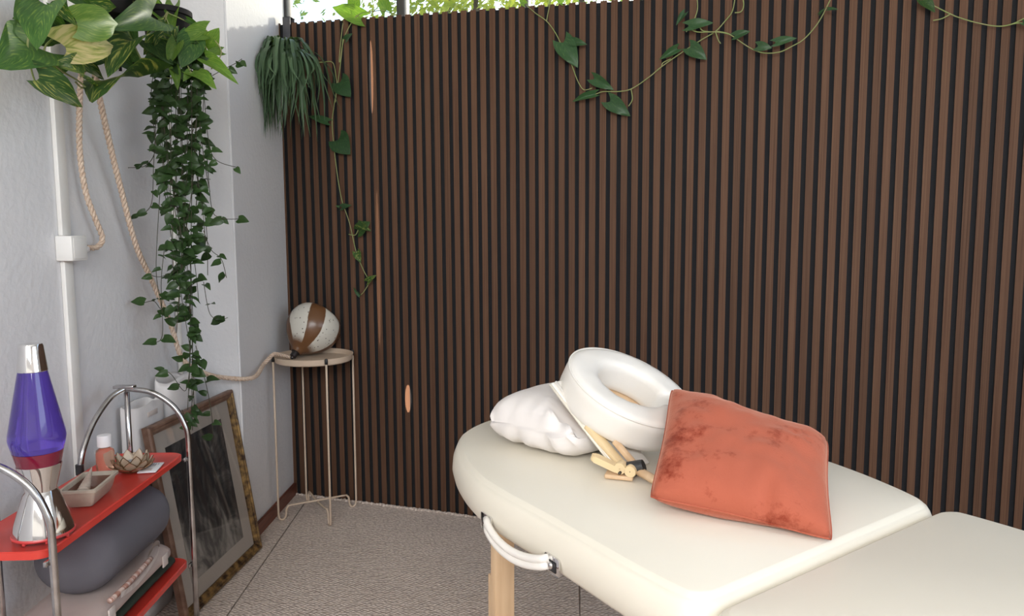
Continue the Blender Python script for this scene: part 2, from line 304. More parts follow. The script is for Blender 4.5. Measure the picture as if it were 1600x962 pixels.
def m_print():
    m, n, l, b = newmat('dark_lithograph')
    tc = n.new('ShaderNodeTexCoord'); mp = n.new('ShaderNodeMapping'); mp.inputs['Scale'].default_value = (8, 8, 5.5); l.new(tc.outputs['Object'], mp.inputs[0])
    tx = n.new('ShaderNodeTexNoise'); tx.inputs['Scale'].default_value = 1.0; tx.inputs['Detail'].default_value = 9; tx.inputs['Roughness'].default_value = 0.65; tx.inputs['Distortion'].default_value = 1.6
    l.new(mp.outputs[0], tx.inputs['Vector'])
    wv = n.new('ShaderNodeTexWave'); wv.inputs['Scale'].default_value = 1.2; wv.inputs['Distortion'].default_value = 9; wv.inputs['Detail'].default_value = 4; l.new(mp.outputs[0], wv.inputs['Vector'])
    sx = n.new('ShaderNodeSeparateXYZ'); l.new(tc.outputs['Object'], sx.inputs[0])
    gr = n.new('ShaderNodeMapRange'); gr.inputs['From Min'].default_value = 0.50; gr.inputs['From Max'].default_value = 0.10; gr.inputs['To Min'].default_value = -0.12; gr.inputs['To Max'].default_value = 0.09; l.new(sx.outputs[2], gr.inputs['Value'])
    a = n.new('ShaderNodeMath'); a.operation = 'MULTIPLY_ADD'; a.inputs[1].default_value = 0.07; l.new(wv.outputs['Fac'], a.inputs[0]); l.new(tx.outputs['Fac'], a.inputs[2])
    a2 = n.new('ShaderNodeMath'); a2.operation = 'ADD'; l.new(a.outputs[0], a2.inputs[0]); l.new(gr.outputs[0], a2.inputs[1])
    cr = n.new('ShaderNodeValToRGB'); e = cr.color_ramp.elements
    e[0].position = 0.40; e[0].color = (0.018, 0.018, 0.019, 1); e[1].position = 0.72; e[1].color = (0.30, 0.28, 0.25, 1)
    k = e.new(0.53); k.color = (0.065, 0.063, 0.06, 1)
    l.new(a2.outputs[0], cr.inputs[0]); l.new(cr.outputs[0], b.inputs['Base Color']); b.inputs['Roughness'].default_value = 0.8
    return m
M['print'] = m_print()

# ------------------------------------------------------------------ mesh helpers
def link(name, me, m=None, parent=None, loc=None):
    o = bpy.data.objects.new(name, me); COL.objects.link(o)
    if m is not None and me is not None:
        if not me.materials: me.materials.append(m)
    if parent is not None: o.parent = parent
    if loc is not None: o.location = loc
    return o
def bmobj(name, bm, m, parent=None, smooth=True, loc=None, angle=None):
    bmesh.ops.recalc_face_normals(bm, faces=bm.faces[:])
    me = bpy.data.meshes.new(name); bm.to_mesh(me); bm.free()
    if smooth:
        for p in me.polygons: p.use_smooth = True
        if angle: me.set_sharp_from_angle(angle=math.radians(angle))
    return link(name, me, m, parent, loc)
def tag(o, label=None, cat=None, group=None, kind=None):
    if label: o['label'] = label
    if cat: o['category'] = cat
    if group: o['group'] = group
    if kind: o['kind'] = kind
    return o
def thing(name, loc, label, cat, rz=0.0, group=None):
    o = bpy.data.objects.new(name, None); COL.objects.link(o); o.location = loc; o.rotation_euler = (0, 0, rz)
    o.empty_display_size = 0.05
    return tag(o, label, cat, group)
def box(bm, lo, hi, bev=0.0, seg=2, mtx=None):
    vs = [bm.verts.new((x, y, z)) for x in (lo[0], hi[0]) for y in (lo[1], hi[1]) for z in (lo[2], hi[2])]
    q = [(0, 1, 3, 2), (4, 6, 7, 5), (0, 4, 5, 1), (2, 3, 7, 6), (0, 2, 6, 4), (1, 5, 7, 3)]
    fs = [bm.faces.new([vs[i] for i in f]) for f in q]
    if bev > 0:
        es = list({e for f in fs for e in f.edges})
        r = bmesh.ops.bevel(bm, geom=es, offset=bev, segments=seg, profile=0.5, affect='EDGES')
        vs = list({v for f in r['faces'] for v in f.verts} | {v for v in vs if v.is_valid})
    if mtx is not None:
        for v in vs:
            if v.is_valid: v.co = mtx @ v.co
    return vs
def boxobj(name, lo, hi, m, parent=None, bev=0.0, seg=2):
    bm = bmesh.new(); box(bm, lo, hi, bev, seg)
    return bmobj(name, bm, m, parent, smooth=bev > 0, angle=40 if bev > 0 else None)
def catmull(pts, n=8, closed=False):
    pts = [V(p) for p in pts]; out = []
    N = len(pts); rng = N if closed else N - 1
    for i in range(rng):
        if closed: p0, p1, p2, p3 = pts[(i - 1) % N], pts[i], pts[(i + 1) % N], pts[(i + 2) % N]
        else: p0, p1, p2, p3 = pts[max(i - 1, 0)], pts[i], pts[i + 1], pts[min(i + 2, N - 1)]
        for k in range(n):
            t = k / n
            out.append(0.5 * ((2 * p1) + (p2 - p0) * t + (2 * p0 - 5 * p1 + 4 * p2 - p3) * t * t + (3 * p1 - p0 - 3 * p2 + p3) * t ** 3))
    if not closed: out.append(pts[-1])
    return out
def tube(bm, pts, r, seg=8, closed=False, cap=True, squash=None):
    pts = [V(p) for p in pts]; N = len(pts); rings = []
    up = None
    for i, p in enumerate(pts):
        a = pts[(i - 1) % N] if (closed or i > 0) else p
        b = pts[(i + 1) % N] if (closed or i < N - 1) else p
        t = (b - a).normalized()
        if up is None:
            up = t.orthogonal().normalized()
        up = (up - t * up.dot(t))
        up = up.normalized() if up.length > 1e-6 else t.orthogonal().normalized()
        sd = t.cross(up)
        rr = r(i / (N - 1)) if callable(r) else r
        rings.append([bm.verts.new(p + (up * math.cos(2 * PI * k / seg) + sd * math.sin(2 * PI * k / seg)) * rr) for k in range(seg)])
    for i in range(N if closed else N - 1):
        A, B = rings[i], rings[(i + 1) % N]
        for k in range(seg): bm.faces.new((A[k], A[(k + 1) % seg], B[(k + 1) % seg], B[k]))
    if cap and not closed:
        bm.faces.new(rings[0][::-1]); bm.faces.new(rings[-1])
    return rings
def tubeobj(name, pts, r, m, parent=None, seg=8, smooth_n=0, closed=False, off=None):
    if smooth_n: pts = catmull(pts, smooth_n, closed)
    if off is not None: pts = [V(p) - off for p in pts]
    bm = bmesh.new(); tube(bm, pts, r, seg, closed)
    return bmobj(name, bm, m, parent)
def lathe(bm, prof, seg=40, mtx=None, capb=False, capt=False):
    rings = []
    for r, z in prof:
        if r < 1e-6: rings.append([bm.verts.new((0, 0, z))])
        else: rings.append([bm.verts.new((r * math.cos(2 * PI * k / seg), r * math.sin(2 * PI * k / seg), z)) for k in range(seg)])
    for A, B in zip(rings, rings[1:]):
        for k in range(seg):
            k2 = (k + 1) % seg
            if len(A) == 1 and len(B) == 1: continue
            if len(A) == 1: bm.faces.new((A[0], B[k2], B[k]))
            elif len(B) == 1: bm.faces.new((A[k], A[k2], B[0]))
            else: bm.faces.new((A[k], A[k2], B[k2], B[k]))
    if capb and len(rings[0]) > 1: bm.faces.new(rings[0][::-1])
    if capt and len(rings[-1]) > 1: bm.faces.new(rings[-1])
    if mtx is not None:
        for ring in rings:
            for v in ring: v.co = mtx @ v.co
def latheobj(name, prof, m, parent=None, seg=40, capb=False, capt=False, angle=35, loc=None):
    bm = bmesh.new(); lathe(bm, prof, seg, None, capb, capt)
    return bmobj(name, bm, m, parent, True, loc, angle)
def frame_mtx(origin, x, z):
    z = V(z).normalized(); x = V(x); x = (x - z * x.dot(z)).normalized(); y = z.cross(x)
    return Matrix(((x.x, y.x, z.x, origin[0]), (x.y, y.y, z.y, origin[1]), (x.z, y.z, z.z, origin[2]), (0, 0, 0, 1)))
def prism(bm, poly, z0, z1):
    a = [bm.verts.new((x, y, z0)) for x, y in poly]; b = [bm.verts.new((x, y, z1)) for x, y in poly]; n = len(poly)
    bm.faces.new(a[::-1]); bm.faces.new(b)
    for i in range(n): bm.faces.new((a[i], a[(i + 1) % n], b[(i + 1) % n], b[i]))
def wallslab(name, a, b, z0, z1, th, m, label, side=1):
    """vertical slab from plan point a to b, thickness th to the outside"""
    a = V(a).to_2d(); b = V(b).to_2d(); d = (b - a).normalized(); n = V((-d.y, d.x)) * side
    bm = bmesh.new(); prism(bm, [a, b, b + n * th, a + n * th], z0, z1)
    o = bmobj(name, bm, m, None, smooth=False)
    tag(o, label, 'wall', None, 'structure'); return o

# ------------------------------------------------------------------ shell
GAPS = [-1.8912, -1.8496, -1.8076, -1.7654, -1.7248, -1.6832, -1.6395, -1.6005, -1.5581, -1.5173, -1.4768, -1.4366, -1.3956, -1.3556, -1.3164, -1.2764, -1.2367, -1.1968, -1.1561, -1.1151, -1.0762, -1.036, -0.9971, -0.9576, -0.9172, -0.8778, -0.8376, -0.7989, -0.7604, -0.7213, -0.6814, -0.6414, -0.6018, -0.562, -0.5231, -0.483, -0.4428, -0.403, -0.3626, -0.3225, -0.2824, -0.2421, -0.2027, -0.1628, -0.1223, -0.0822, -0.0416, -0.0014, 0.0389, 0.0792, 0.1191, 0.159, 0.199, 0.2394, 0.279, 0.3176, 0.3571, 0.3971, 0.4372, 0.4776, 0.518, 0.558, 0.599, 0.6397, 0.6803, 0.7205, 0.7609, 0.8003, 0.8399]
while GAPS[-1] < 2.2: GAPS.append(GAPS[-1] + 0.0402)
ROOM_R, ROOM_B, CEIL = 2.3, -4.2, 2.85
SKEW = -0.0066; Z320 = 1.30
def topz(x): return 2.073 - 0.030 * (x + 1.9)
bm = bmesh.new()
prism(bm, [(-2.02, 0.0092), (ROOM_R, 0.0092), (ROOM_R, 0.022), (-2.02, 0.022)], 0, 1)
for v in bm.verts:
    if v.co.z > 0.5: v.co.z = topz(v.co.x) - 0.004
back = bmobj('wall_back', bm, M['felt'], None, smooth=False)
tag(back, 'slatted walnut wall panel with black felt showing between the slats', 'wall', None, 'structure')
bm = bmesh.new(); box(bm, (-0.0120, 0, 0), (0.0120, 0.0094, 1.0), 0)
for v in bm.verts:
    v.co.x += SKEW * (v.co.z * 2.05 - Z320)
slatme = bpy.data.meshes.new('slat'); bmesh.ops.recalc_face_normals(bm, faces=bm.faces[:]); bm.to_mesh(slatme); bm.free(); slatme.materials.append(M['slat']); slatme.materials.append(M['mdf'])
for p_ in slatme.polygons: p_.material_index = 0 if (p_.normal.y < -.5 or p_.normal.z > .5) else 1     # veneered face, black board sides
xs = [GAPS[0] - 0.0205] + [(a + b) / 2 for a, b in zip(GAPS, GAPS[1:])]
for x in xs:
    o = link('slat', slatme, None, back, (x, 0, 0)); o.scale = (1, 1, topz(x))

# masonry behind the panel with the high window over it
WY = 0.055
wb = wallslab('wall_back_masonry', (-2.6, WY, 0), (ROOM_R + .2, WY, 0), 0, 1.93, 0.12, M['plaster'], 'plain wall hidden behind the slatted panel under the window', 1)
wh = wallslab('wall_back_header', (-2.6, WY, 0), (ROOM_R + .2, WY, 0), 2.62, CEIL, 0.12, M['plaster'], 'plain wall strip above the high window', 1)
def winx(px): return PY(px, 15, WY + 0.045).x
win = thing('window_1', (0, WY + 0.02, 1.93), 'long high window with dark metal frame above the slatted panel', 'window'); win['kind'] = 'structure'
mx = [winx(447), winx(631), winx(822)]
while mx[-1] < ROOM_R - 0.4: mx.append(mx[-1] + (mx[2] - mx[0]) / 2)
wbase = V((0, WY + 0.02, 1.93))
for i, x in enumerate(mx):
    w = 0.019 if i == 0 else 0.0145
    boxobj('mullion', (x - w, 0.0, 0.0), (x + w, 0.05, 0.69), M['winframe'], win, 0.003)
    if i == 1:
        boxobj('mullion', (x - w - 0.012, 0.01, 0.0), (x - w - 0.002, 0.04, 0.69), M['winframe'], win, 0.002)
boxobj('sill_rail', (mx[0] - .1, 0.0, 0.0), (ROOM_R, 0.05, 0.035), M['winframe'], win, 0.003)
boxobj('head_rail', (mx[0] - .1, 0.0, 0.655), (ROOM_R, 0.05, 0.69), M['winframe'], win, 0.003)
for a, b in zip(mx, mx[1:] + [ROOM_R]):
    boxobj('pane', (a + 0.016, 0.022, 0.035), (b - 0.016, 0.027, 0.655), M['pane'], win)

# floor: subfloor, two carpet pieces with an open seam between them
fl = boxobj('floor', (-2.9, -4.4, -0.06), (2.5, 0.06, -0.006), M['subfloor'])
tag(fl, 'floor covered with beige looped carpet', 'floor', None, 'structure')
sa, sb_ = PZ(455, 816, 0), PZ(355, 961, 0); sdir = (sb_ - sa).normalized()
def on_seam(Y): return sa + sdir * ((Y - sa.y) / sdir.y)
g = 0.0025
def carpet(poly):
    bm = bmesh.new(); prism(bm, poly, -0.006, 0.0); return bmobj('carpet', bm, M['carpet'], fl, smooth=False)
s0, s1 = on_seam(0.0), on_seam(-4.2)
carpet([(-2.9, 0.0), (s0.x - g, 0), (s1.x - g, -4.2), (-2.9, -4.2)])
carpet([(s0.x + g, 0), (2.3, 0.0), (2.3, -4.2), (s1.x + g, -4.2)])
bm = bmesh.new()
x = -1.89
while x < 0.3:
    r = random.uniform(0.005, 0.009)
    bmesh.ops.create_icosphere(bm, subdivisions=1, radius=r, matrix=Matrix.Translation((x, -0.004 - random.uniform(0, .006), 0.002)) @ Matrix.Diagonal((1.2, 0.9, 1, 1)))
    x += random.uniform(0.006, 0.011)
cf = bmobj('carpet_edge_loops', bm, M['carpet'], fl); cf['kind'] = 'stuff'

# left wall, pier, right and rear walls, ceiling
FARB = CORNER - SD * 0.075
bm = bmesh.new()
prism(bm, [FARB, ABC, LP, RL(0, -0.3), RL(-.7, -0.3)] if False else [V(FARB).to_2d(), ABC.to_2d(), LP.to_2d(), RL(0, -.25).to_2d(), (FARB - ND * .42).to_2d()], 0, CEIL)
be = [e for e in bm.edges if all((v.co.to_2d() - ABC.to_2d()).length < 1e-4 for v in e.verts)]
bmesh.ops.bevel(bm, geom=be, offset=0.006, segments=3, affect='EDGES')
pier = bmobj('wall_pier', bm, M['plaster'], None, smooth=False)
tag(pier, 'white plastered pier jutting out between left wall and slatted panel', 'wall', None, 'structure')
wl = wallslab('wall_left', LP, RL(3.9, 0), 0, CEIL, 0.15, M['plaster'], 'white plastered left wall with cable trunking', -1)
tag(boxobj('ceiling', (-2.9, -4.4, CEIL), (2.5, 0.2, CEIL + .1), M['ceiling']), 'plain white ceiling', 'ceiling', None, 'structure')
# right wall with a window opening, rear wall with a wide window opening
def wall_with_hole(name, axis, pos, a0, a1, h0, h1, z0, z1, label, th):
    bm = bmesh.new()
    for (p, q, u, w) in ((a0, h0, 0, CEIL), (h1, a1, 0, CEIL), (h0, h1, 0, z0), (h0, h1, z1, CEIL)):
        if axis == 'x': box(bm, (pos, p, u), (pos + th, q, w))
        else: box(bm, (p, pos - th, u), (q, pos, w))
    bmesh.ops.remove_doubles(bm, verts=bm.verts[:], dist=1e-5)
    return tag(bmobj(name, bm, M['plaster'], None, smooth=False), label, 'wall', None, 'structure')
wall_with_hole('wall_right', 'x', ROOM_R, -4.4, 0.05, -3.1, -1.3, 1.0, 2.4, 'white right wall with a window opening', .14)
wall_with_hole('wall_rear', 'y', ROOM_B, -1.2, 2.44, -1.15, 1.45, 1.6, 2.6, 'white rear wall with a wide window opening', .14)

def bboard(name, pts, h, th, label):
    bm = bmesh.new()
    a, b = pts; d = (V(b) - V(a)).normalized(); n = V((-d.y, d.x, 0))
    prism(bm, [V(a).to_2d(), V(b).to_2d(), (V(b) + n * th).to_2d(), (V(a) + n * th).to_2d()], 0, h)
    es = [e for e in bm.edges if all(abs(v.co.z - h) < 1e-5 for v in e.verts)]
    bmesh.ops.bevel(bm, geom=es, offset=0.004, segments=2, affect='EDGES')
    return tag(bmobj(name, bm, M['baseboard'], None, smooth=False), label, 'baseboard', None, 'structure')
bboard('baseboard_pier', (CORNER + SD * 0.004, ABC), 0.056, 0.012, 'reddish brown baseboard along the white pier')
bboard('baseboard_left', (LP, RL(3.8, 0)), 0.056, 0.012, 'reddish brown baseboard along the left wall')
bboard('baseboard_front', (ABC + ND * 0.012, LP + ND * .013), 0.056, 0.012, 'short reddish brown baseboard across the pier front') if False else None

# ------------------------------------------------------------------ garden outside
grd = boxobj('ground_outside', (-14, 0.4, -0.3), (10, 22, -0.2), M['lawn']); tag(grd, 'green lawn outside the high window', 'ground', None, 'structure')
def leafcloud(bm, c, rad, n, size):
    uv = bm.loops.layers.uv.verify()
    for i in range(n):
        while True:
            q = V((random.uniform(-1, 1), random.uniform(-1, 1), random.uniform(-1, 1)))
            if 0.25 < q.length < 1: break
        p = V(c) + V((q.x * rad[0], q.y * rad[1], q.z * rad[2]))
        nrm = V((random.gauss(0, 1), random.gauss(0, 1), random.gauss(0, 1))).normalized()
        t = nrm.orthogonal().normalized(); b = nrm.cross(t); s = size * random.uniform(.6, 1.3)
        vs = [bm.verts.new(p + t * s * a + b * s * .5 * c2) for a, c2 in ((-1, 0), (0, .8), (1, 0), (0, -.8))]
        f = bm.faces.new(vs)
        for lp, w in zip(f.loops, ((0, 0), (1, .5), (0, 1), (-1, .5))): lp[uv].uv = (w[0] + i * .37, w[1] + i * .13)
def tree(x, y, h, rad, m, label, n=2600, size=0.055):
    t = thing('garden_tree', (x, y, -0.2), label, 'tree', group='trees beyond the high window')
    bm = bmesh.new()
    for k in range(5):
        a = k * 2.4; leafcloud(bm, (math.cos(a) * rad * .45, math.sin(a) * rad * .45, h - rad * (.75 + .25 * (k % 3))), (rad * .8, rad * .8, rad * .85), n // 5, size)
    f = bmobj('foliage', bm, m, t, smooth=False); f['kind'] = 'stuff'
    tubeobj('trunk', [(0, 0, 0), (.05, 0, h * .35), (-.03, .04, h * .7), (0.02, 0, h * .85)], lambda t_: .09 * (1 - .6 * t_), M['bark'], t, 8, 5)
    for k in range(4):
        a = k * 1.57 + .4
        tubeobj('branch', [(0, 0, h * (.45 + .08 * k)), (math.cos(a) * .3, math.sin(a) * .3, h * (.6 + .07 * k)), (math.cos(a) * .6, math.sin(a) * .6, h * (.68 + .07 * k))], .025, M['bark'], t, 6, 4)
tree(-5.6, 3.6, 4.3, 1.25, M['treeleaf2'], 'pale green tree outside the leftmost window pane')
tree(-3.9, 6.6, 5.4, 1.3, M['treeleaf'], 'yellowish green tree behind the two backlit pothos leaves')
tree(-2.6, 4.2, 4.3, 1.2, M['treeleaf'], 'yellow green tree outside the middle of the window')
tree(-2.9, 10.5, 7.2, 1.6, M['treeleaf2'], 'pale tree farther back outside the window')

# ------------------------------------------------------------------ leaves and plants
def leafmesh(name, wid=0.75, fold=0.22, curl=0.25, notch=0.22, twist=0.0, n=8, m=3, tipp=1.0):
    bm = bmesh.new(); uv = bm.loops.layers.uv.verify(); rows = []
    for i in range(n + 1):
        t = i / n
        w = wid * 0.5 * (math.sin(PI * min(1, (t * 0.86 + 0.14)) ** 0.72) ** 0.85 if t < 1 else 0.0) * (1 - 0.25 * t ** 3 * tipp)
        w = max(w, 0.0)
        row = []
        for j in range(-m, m + 1):
            a = j / m; x = w * a
            y = t - notch * abs(a) ** 1.6 * (1 - t) ** 2
            z = fold * abs(x) - curl * (t - 0.3) ** 2 + 0.03 * math.sin(9 * t + a * 3) * abs(a) + twist * x * t
            row.append((bm.verts.new((x, y, z)), (a, t)))
            if i == n: break
        if i == n: row = [(bm.verts.new((0, 1, -curl * .49)), (0, 1))]; bm.verts.remove(rows and row[0][0]) if False else None
        rows.append(row)
    for A, B in zip(rows, rows[1:]):
        if len(B) == 1:
            for k in range(len(A) - 1):
                f = bm.faces.new((A[k][0], A[k + 1][0], B[0][0]))
                for lp, u in zip(f.loops, (A[k][1], A[k + 1][1], B[0][1])): lp[uv].uv = u
        else:
            for k in range(len(A) - 1):
                f = bm.faces.new((A[k][0], A[k + 1][0], B[k + 1][0], B[k][0]))
                for lp, u in zip(f.loops, (A[k][1], A[k + 1][1], B[k + 1][1], B[k][1])): lp[uv].uv = u
    bmesh.ops.delete(bm, geom=[v for v in bm.verts if not v.link_faces], context='VERTS')
    me = bpy.data.meshes.new(name); bm.to_mesh(me); bm.free()
    for p in me.polygons: p.use_smooth = True
    return me
def with_mat(me, m):
    c = me.copy(); c.materials.clear(); c.materials.append(m); return c
LSH = [leafmesh('pothos_leaf', .80, .25, .22, .25), leafmesh('pothos_leaf', .72, .45, .38, .22, .15), leafmesh('pothos_leaf', .88, .12, .30, .28, -.15)]
LM = {k: [with_mat(s, M[k]) for s in LSH] for k in ('pothos', 'pothos_var', 'pothos_light', 'pothos_cream', 'vineleaf')}
ISH = [leafmesh('ivy_leaf', .60, .3, .25, .05, 0, 7, 2), leafmesh('ivy_leaf', .52, .5, .4, .04, .2, 7, 2)]
IM = [with_mat(s, M['ivy']) for s in ISH]
def leaf(parent, me, base, tip, nhint, wscale=1.0):
    y = tip - base; L = y.length; y = y / L
    z = nhint - y * nhint.dot(y); z = z.normalized() if z.length > 1e-5 else y.orthogonal().normalized(); x = y.cross(z)
    o = link('leaf', me, None, parent)
    mw = Matrix(((x.x * L * wscale, y.x * L, z.x * L, base.x), (x.y * L * wscale, y.y * L, z.y * L, base.y), (x.z * L * wscale, y.z * L, z.z * L, base.z), (0, 0, 0, 1)))
    pl = parent.location
    o.matrix_basis = Matrix.Translation(-pl) @ mw
    return o
def tocam(p): return (CAM - p).normalized()
def jit(a): return V((random.gauss(0, a), random.gauss(0, a), random.gauss(0, a)))

# --- golden pothos on the left wall
pc = PD(165, -30, 0.13)
po = thing('pothos_plant', V((pc.x, pc.y, pc.z - .09)), 'variegated golden pothos with big heart leaves hanging on left wall', 'plant')
latheobj('pot', [(0.001, 0), (.058, 0), (.064, .01), (.082, .14), (.088, .142), (.088, .158), (.080, .158), (.076, .135), (.001, .135)], M['pot'], po, 32)
latheobj('soil', [(.001, .140), (.074, .136)], M['soil'], po, 24)
def wall_arm(root):
    d = (root.location - LP).dot(ND); L = d - .0060
    tubeobj('wall_bracket', [ND * .04 + V((0, 0, -.005)), V((0, 0, -.005)), ND * (-L + .012) + V((0, 0, -.005)), ND * -L + V((0, 0, -.012)), ND * -L + V((0, 0, -.03))], .0045, M['pot'], root, 8)
wall_arm(po)
PL = [  # base px, tip px, wall distance of base and tip, kind, shape, width
 ((57, 71), (5, 97), .15, .19, 'pothos', 0, 1.05), ((72, 6), (52, 68), .17, .20, 'pothos', 0, 1.0), ((62, 2), (26, 22), .13, .14, 'pothos', 2, .9),
 ((62, 44), (124, 26), .11, .13, 'pothos', 2, 1.1), ((86, 7), (121, 40), .17, .20, 'pothos_var', 0, .85), ((122, 36), (193, 37), .19, .22, 'pothos_light', 0, .9),
 ((104, 72), (190, 66), .18, .22, 'pothos_cream', 2, .78), ((112, 52), (176, 56), .13, .15, 'pothos', 2, .9), ((208, 58), (167, 94), .19, .23, 'pothos_var', 1, .85),
 ((240, 24), (190, 34), .20, .23, 'pothos', 1, .8), ((62, 122), (135, 166), .20, .24, 'pothos_var', 0, 1.0), ((132, 120), (97, 91), .18, .21, 'pothos_var', 1, .95),
 ((214, 116), (130, 128), .19, .23, 'pothos_var', 2, .80), ((126, 78), (148, 108), .13, .15, 'pothos', 0, 1.0), ((180, 82), (212, 112), .15, .18, 'pothos', 0, 1.1),
 ((98, 118), (78, 104), .12, .14, 'pothos', 0, 1.0), ((140, 4), (186, 12), .16, .19, 'pothos_var', 0, .9), ((108, -12), (148, 14), .15, .18, 'pothos', 0, .9),
 ((196, -10), (206, 16), .17, .20, 'pothos_var', 1, .9), ((60, 55), (100, 60), .10, .11, 'pothos', 0, .9), ((150, 92), (176, 84), .12, .14, 'pothos', 2, .9),
 ((205, 40), (214, 68), .15, .17, 'pothos', 0, .9), ((88, 110), (72, 92), .14, .16, 'pothos_light', 1, .6),
 ((150, 74), (190, 108), .14, .17, 'pothos', 0, .95), ((126, 96), (166, 124), .15, .18, 'pothos_var', 0, .9), ((72, 22), (112, 58), .12, .15, 'pothos', 0, .95), ((196, 78), (222, 100), .13, .15, 'pothos', 2, 1.0), ((212, 4), (236, 22), .15, .18, 'pothos_var', 0, .9), ((140, 60), (112, 44), .14, .16, 'pothos', 1, .9),
 ((30, -30), (62, -4), .16, .18, 'pothos', 0, .9), ((110, 14), (76, 26), .12, .12, 'pothos', 2, 1.0), ((150, 40), (126, 62), .12, .13, 'pothos', 0, 1.0)]
for (bx, by), (tx, ty), d0, d1, kk, sh, w in PL:
    b = PD(bx, by, d0); t = PD(tx, ty, d1)
    leaf(po, LM[kk][sh], b, t, tocam(b) + V((0, 0, .35)) + jit(.28), w * .80)
for pts in ([(165, -10, .13), (110, 12, .15), (60, 40, .16), (44, 60, .16), (46, 95, .15), (56, 130, .15), (64, 122, .19)], [(150, 20, .14), (72, 70, .14), (90, 105, .15), (120, 125, .16), (134, 136, .17)],
            [(180, 0, .13), (205, 60, .16), (222, 95, .17), (235, 112, .18)], [(170, 0, .13), (150, 60, .14), (130, 90, .15), (126, 120, .16)], [(118, 128, .15), (128, 137, .15), (142, 136, .15), (145, 120, .15)], [(60, 100, .15), (54, 92, .14), (64, 90, .14), (72, 108, .15)]):
    tubeobj('stem', [PD(*q) for q in pts], .0022, M['stem'], po, 6, 6, off=po.location)

# --- ivy pot with long trailing strands, its own pothos-like light leaves on top
IS = 0.38
ip = PS(262, 62, IS + .02)
iv = thing('trailing_ivy', V((ip.x, ip.y, ip.z - .06)), 'long dark green ivy with bright pothos leaves in a black pot', 'plant')
latheobj('pot', [(.001, 0), (.048, 0), (.052, .008), (.066, .125), (.071, .127), (.071, .142), (.064, .142), (.062, .12), (.001, .12)], M['pot'], iv, 32)
latheobj('soil', [(.001, .126), (.060, .121)], M['soil'], iv, 24)
wall_arm(iv)
def outside_pot(p, rad):
    ax_ = iv.location
    for k in range(60):
        if p.z > ax_.z + .150 or V((p.x - ax_.x, p.y - ax_.y)).length > rad: break
        p = p + tocam(p) * .004
    return p
curves = []
def strand(pts, leaves, ls=.041, r=.0011, extra=False):
    P = [outside_pot(PS(x, y, IS + ds), .076) for x, y, ds in pts]
    C = catmull(P, 10)
    tubeobj('strand', C, r, M['ivystem'], iv, 5, off=iv.location)
    if extra: curves.append(C)
    for k in range(leaves):
        t = (k + random.uniform(.1, .9)) / leaves; q = C[min(int(t * (len(C) - 1)), len(C) - 1)]
        sd = random.choice((-1, 1))
        dirv = (CR * sd * random.uniform(.5, 1) + V((0, 0, random.uniform(-.7, .35))) - CW * random.uniform(-.2, .6)).normalized()
        L = ls * random.uniform(.75, 1.3)
        leaf(iv, random.choice(IM), q + dirv * .004, q + dirv * L, tocam(q) + V((0, 0, .5)) + jit(.35), random.uniform(1.0, 1.45))
mains = []
nst = 20
for i in range(nst):
    x0 = 246 + 74 * i / (nst - 1) + random.uniform(-4, 4)
    x1 = 262 + 66 * ((i * 7) % nst) / (nst - 1)
    y1 = [330, 400, 470, 540, 420, 600, 360, 500, 640, 450, 560, 380, 520, 610, 430, 480, 350, 300, 280, 320][i]
    xm = (x0 + x1) / 2 + random.uniform(-10, 10)
    if y1 > 520: x1 = random.uniform(288, 312)
    ds = random.uniform(-.06, .07)
    mains.append(([(x0 * .6 + 285 * .4, 70, ds * .3), (x0, 112, ds), (x0 * .7 + xm * .3, 112 + (y1 - 112) * .4, ds), (xm * .5 + x1 * .5, 112 + (y1 - 112) * .75, ds), (x1, y1, ds)], max(5, int((y1 - 110) / 30))))
for pts, n in mains: strand(pts, n, extra=True)
for pts, n in (([(240, 110, 0), (236, 160, 0), (243, 230, .02), (228, 258, .04), (200, 262, .05)], 7), ([(246, 140, .02), (240, 260, .04), (236, 320, .05), (214, 338, .06)], 7),
               ([(250, 300, .03), (244, 420, .04), (252, 480, .05), (240, 470, .06), (222, 474, .06)], 6), ([(258, 380, .02), (252, 440, .04), (254, 520, .05), (244, 535, .06)], 6),
               ([(280, 420, 0), (252, 432, .03), (236, 430, .04)], 3), ([(318, 140, 0), (326, 220, .02), (338, 250, .03), (372, 262, .05)], 6), ([(322, 220, .01), (330, 320, .03), (344, 340, .04), (374, 342, .05)], 7),
               ([(318, 360, .02), (330, 390, .02), (346, 405, .03), (354, 434, .03)], 6), ([(318, 440, .02), (328, 490, .03), (346, 498, .03), (356, 496, .03)], 5),
               ([(332, 118, 0), (350, 108, .02), (366, 100, .03), (378, 92, .03)], 4), ([(306, 540, .03), (322, 600, .03), (331, 650, .03), (333, 690, .03)], 6),
               ([(298, 560, .02), (290, 610, .03), (268, 585, .04), (256, 578, .05)], 5), ([(300, 560, .05), (300, 640, .05), (301, 672, .05)], 6), ([(304, 590, .05), (296, 655, .05), (284, 640, .05)], 4), ([(312, 110, .0), (300, 300, .05), (299, 480, .06), (304, 655, .06)], 15)):
    strand(pts, n, .036)
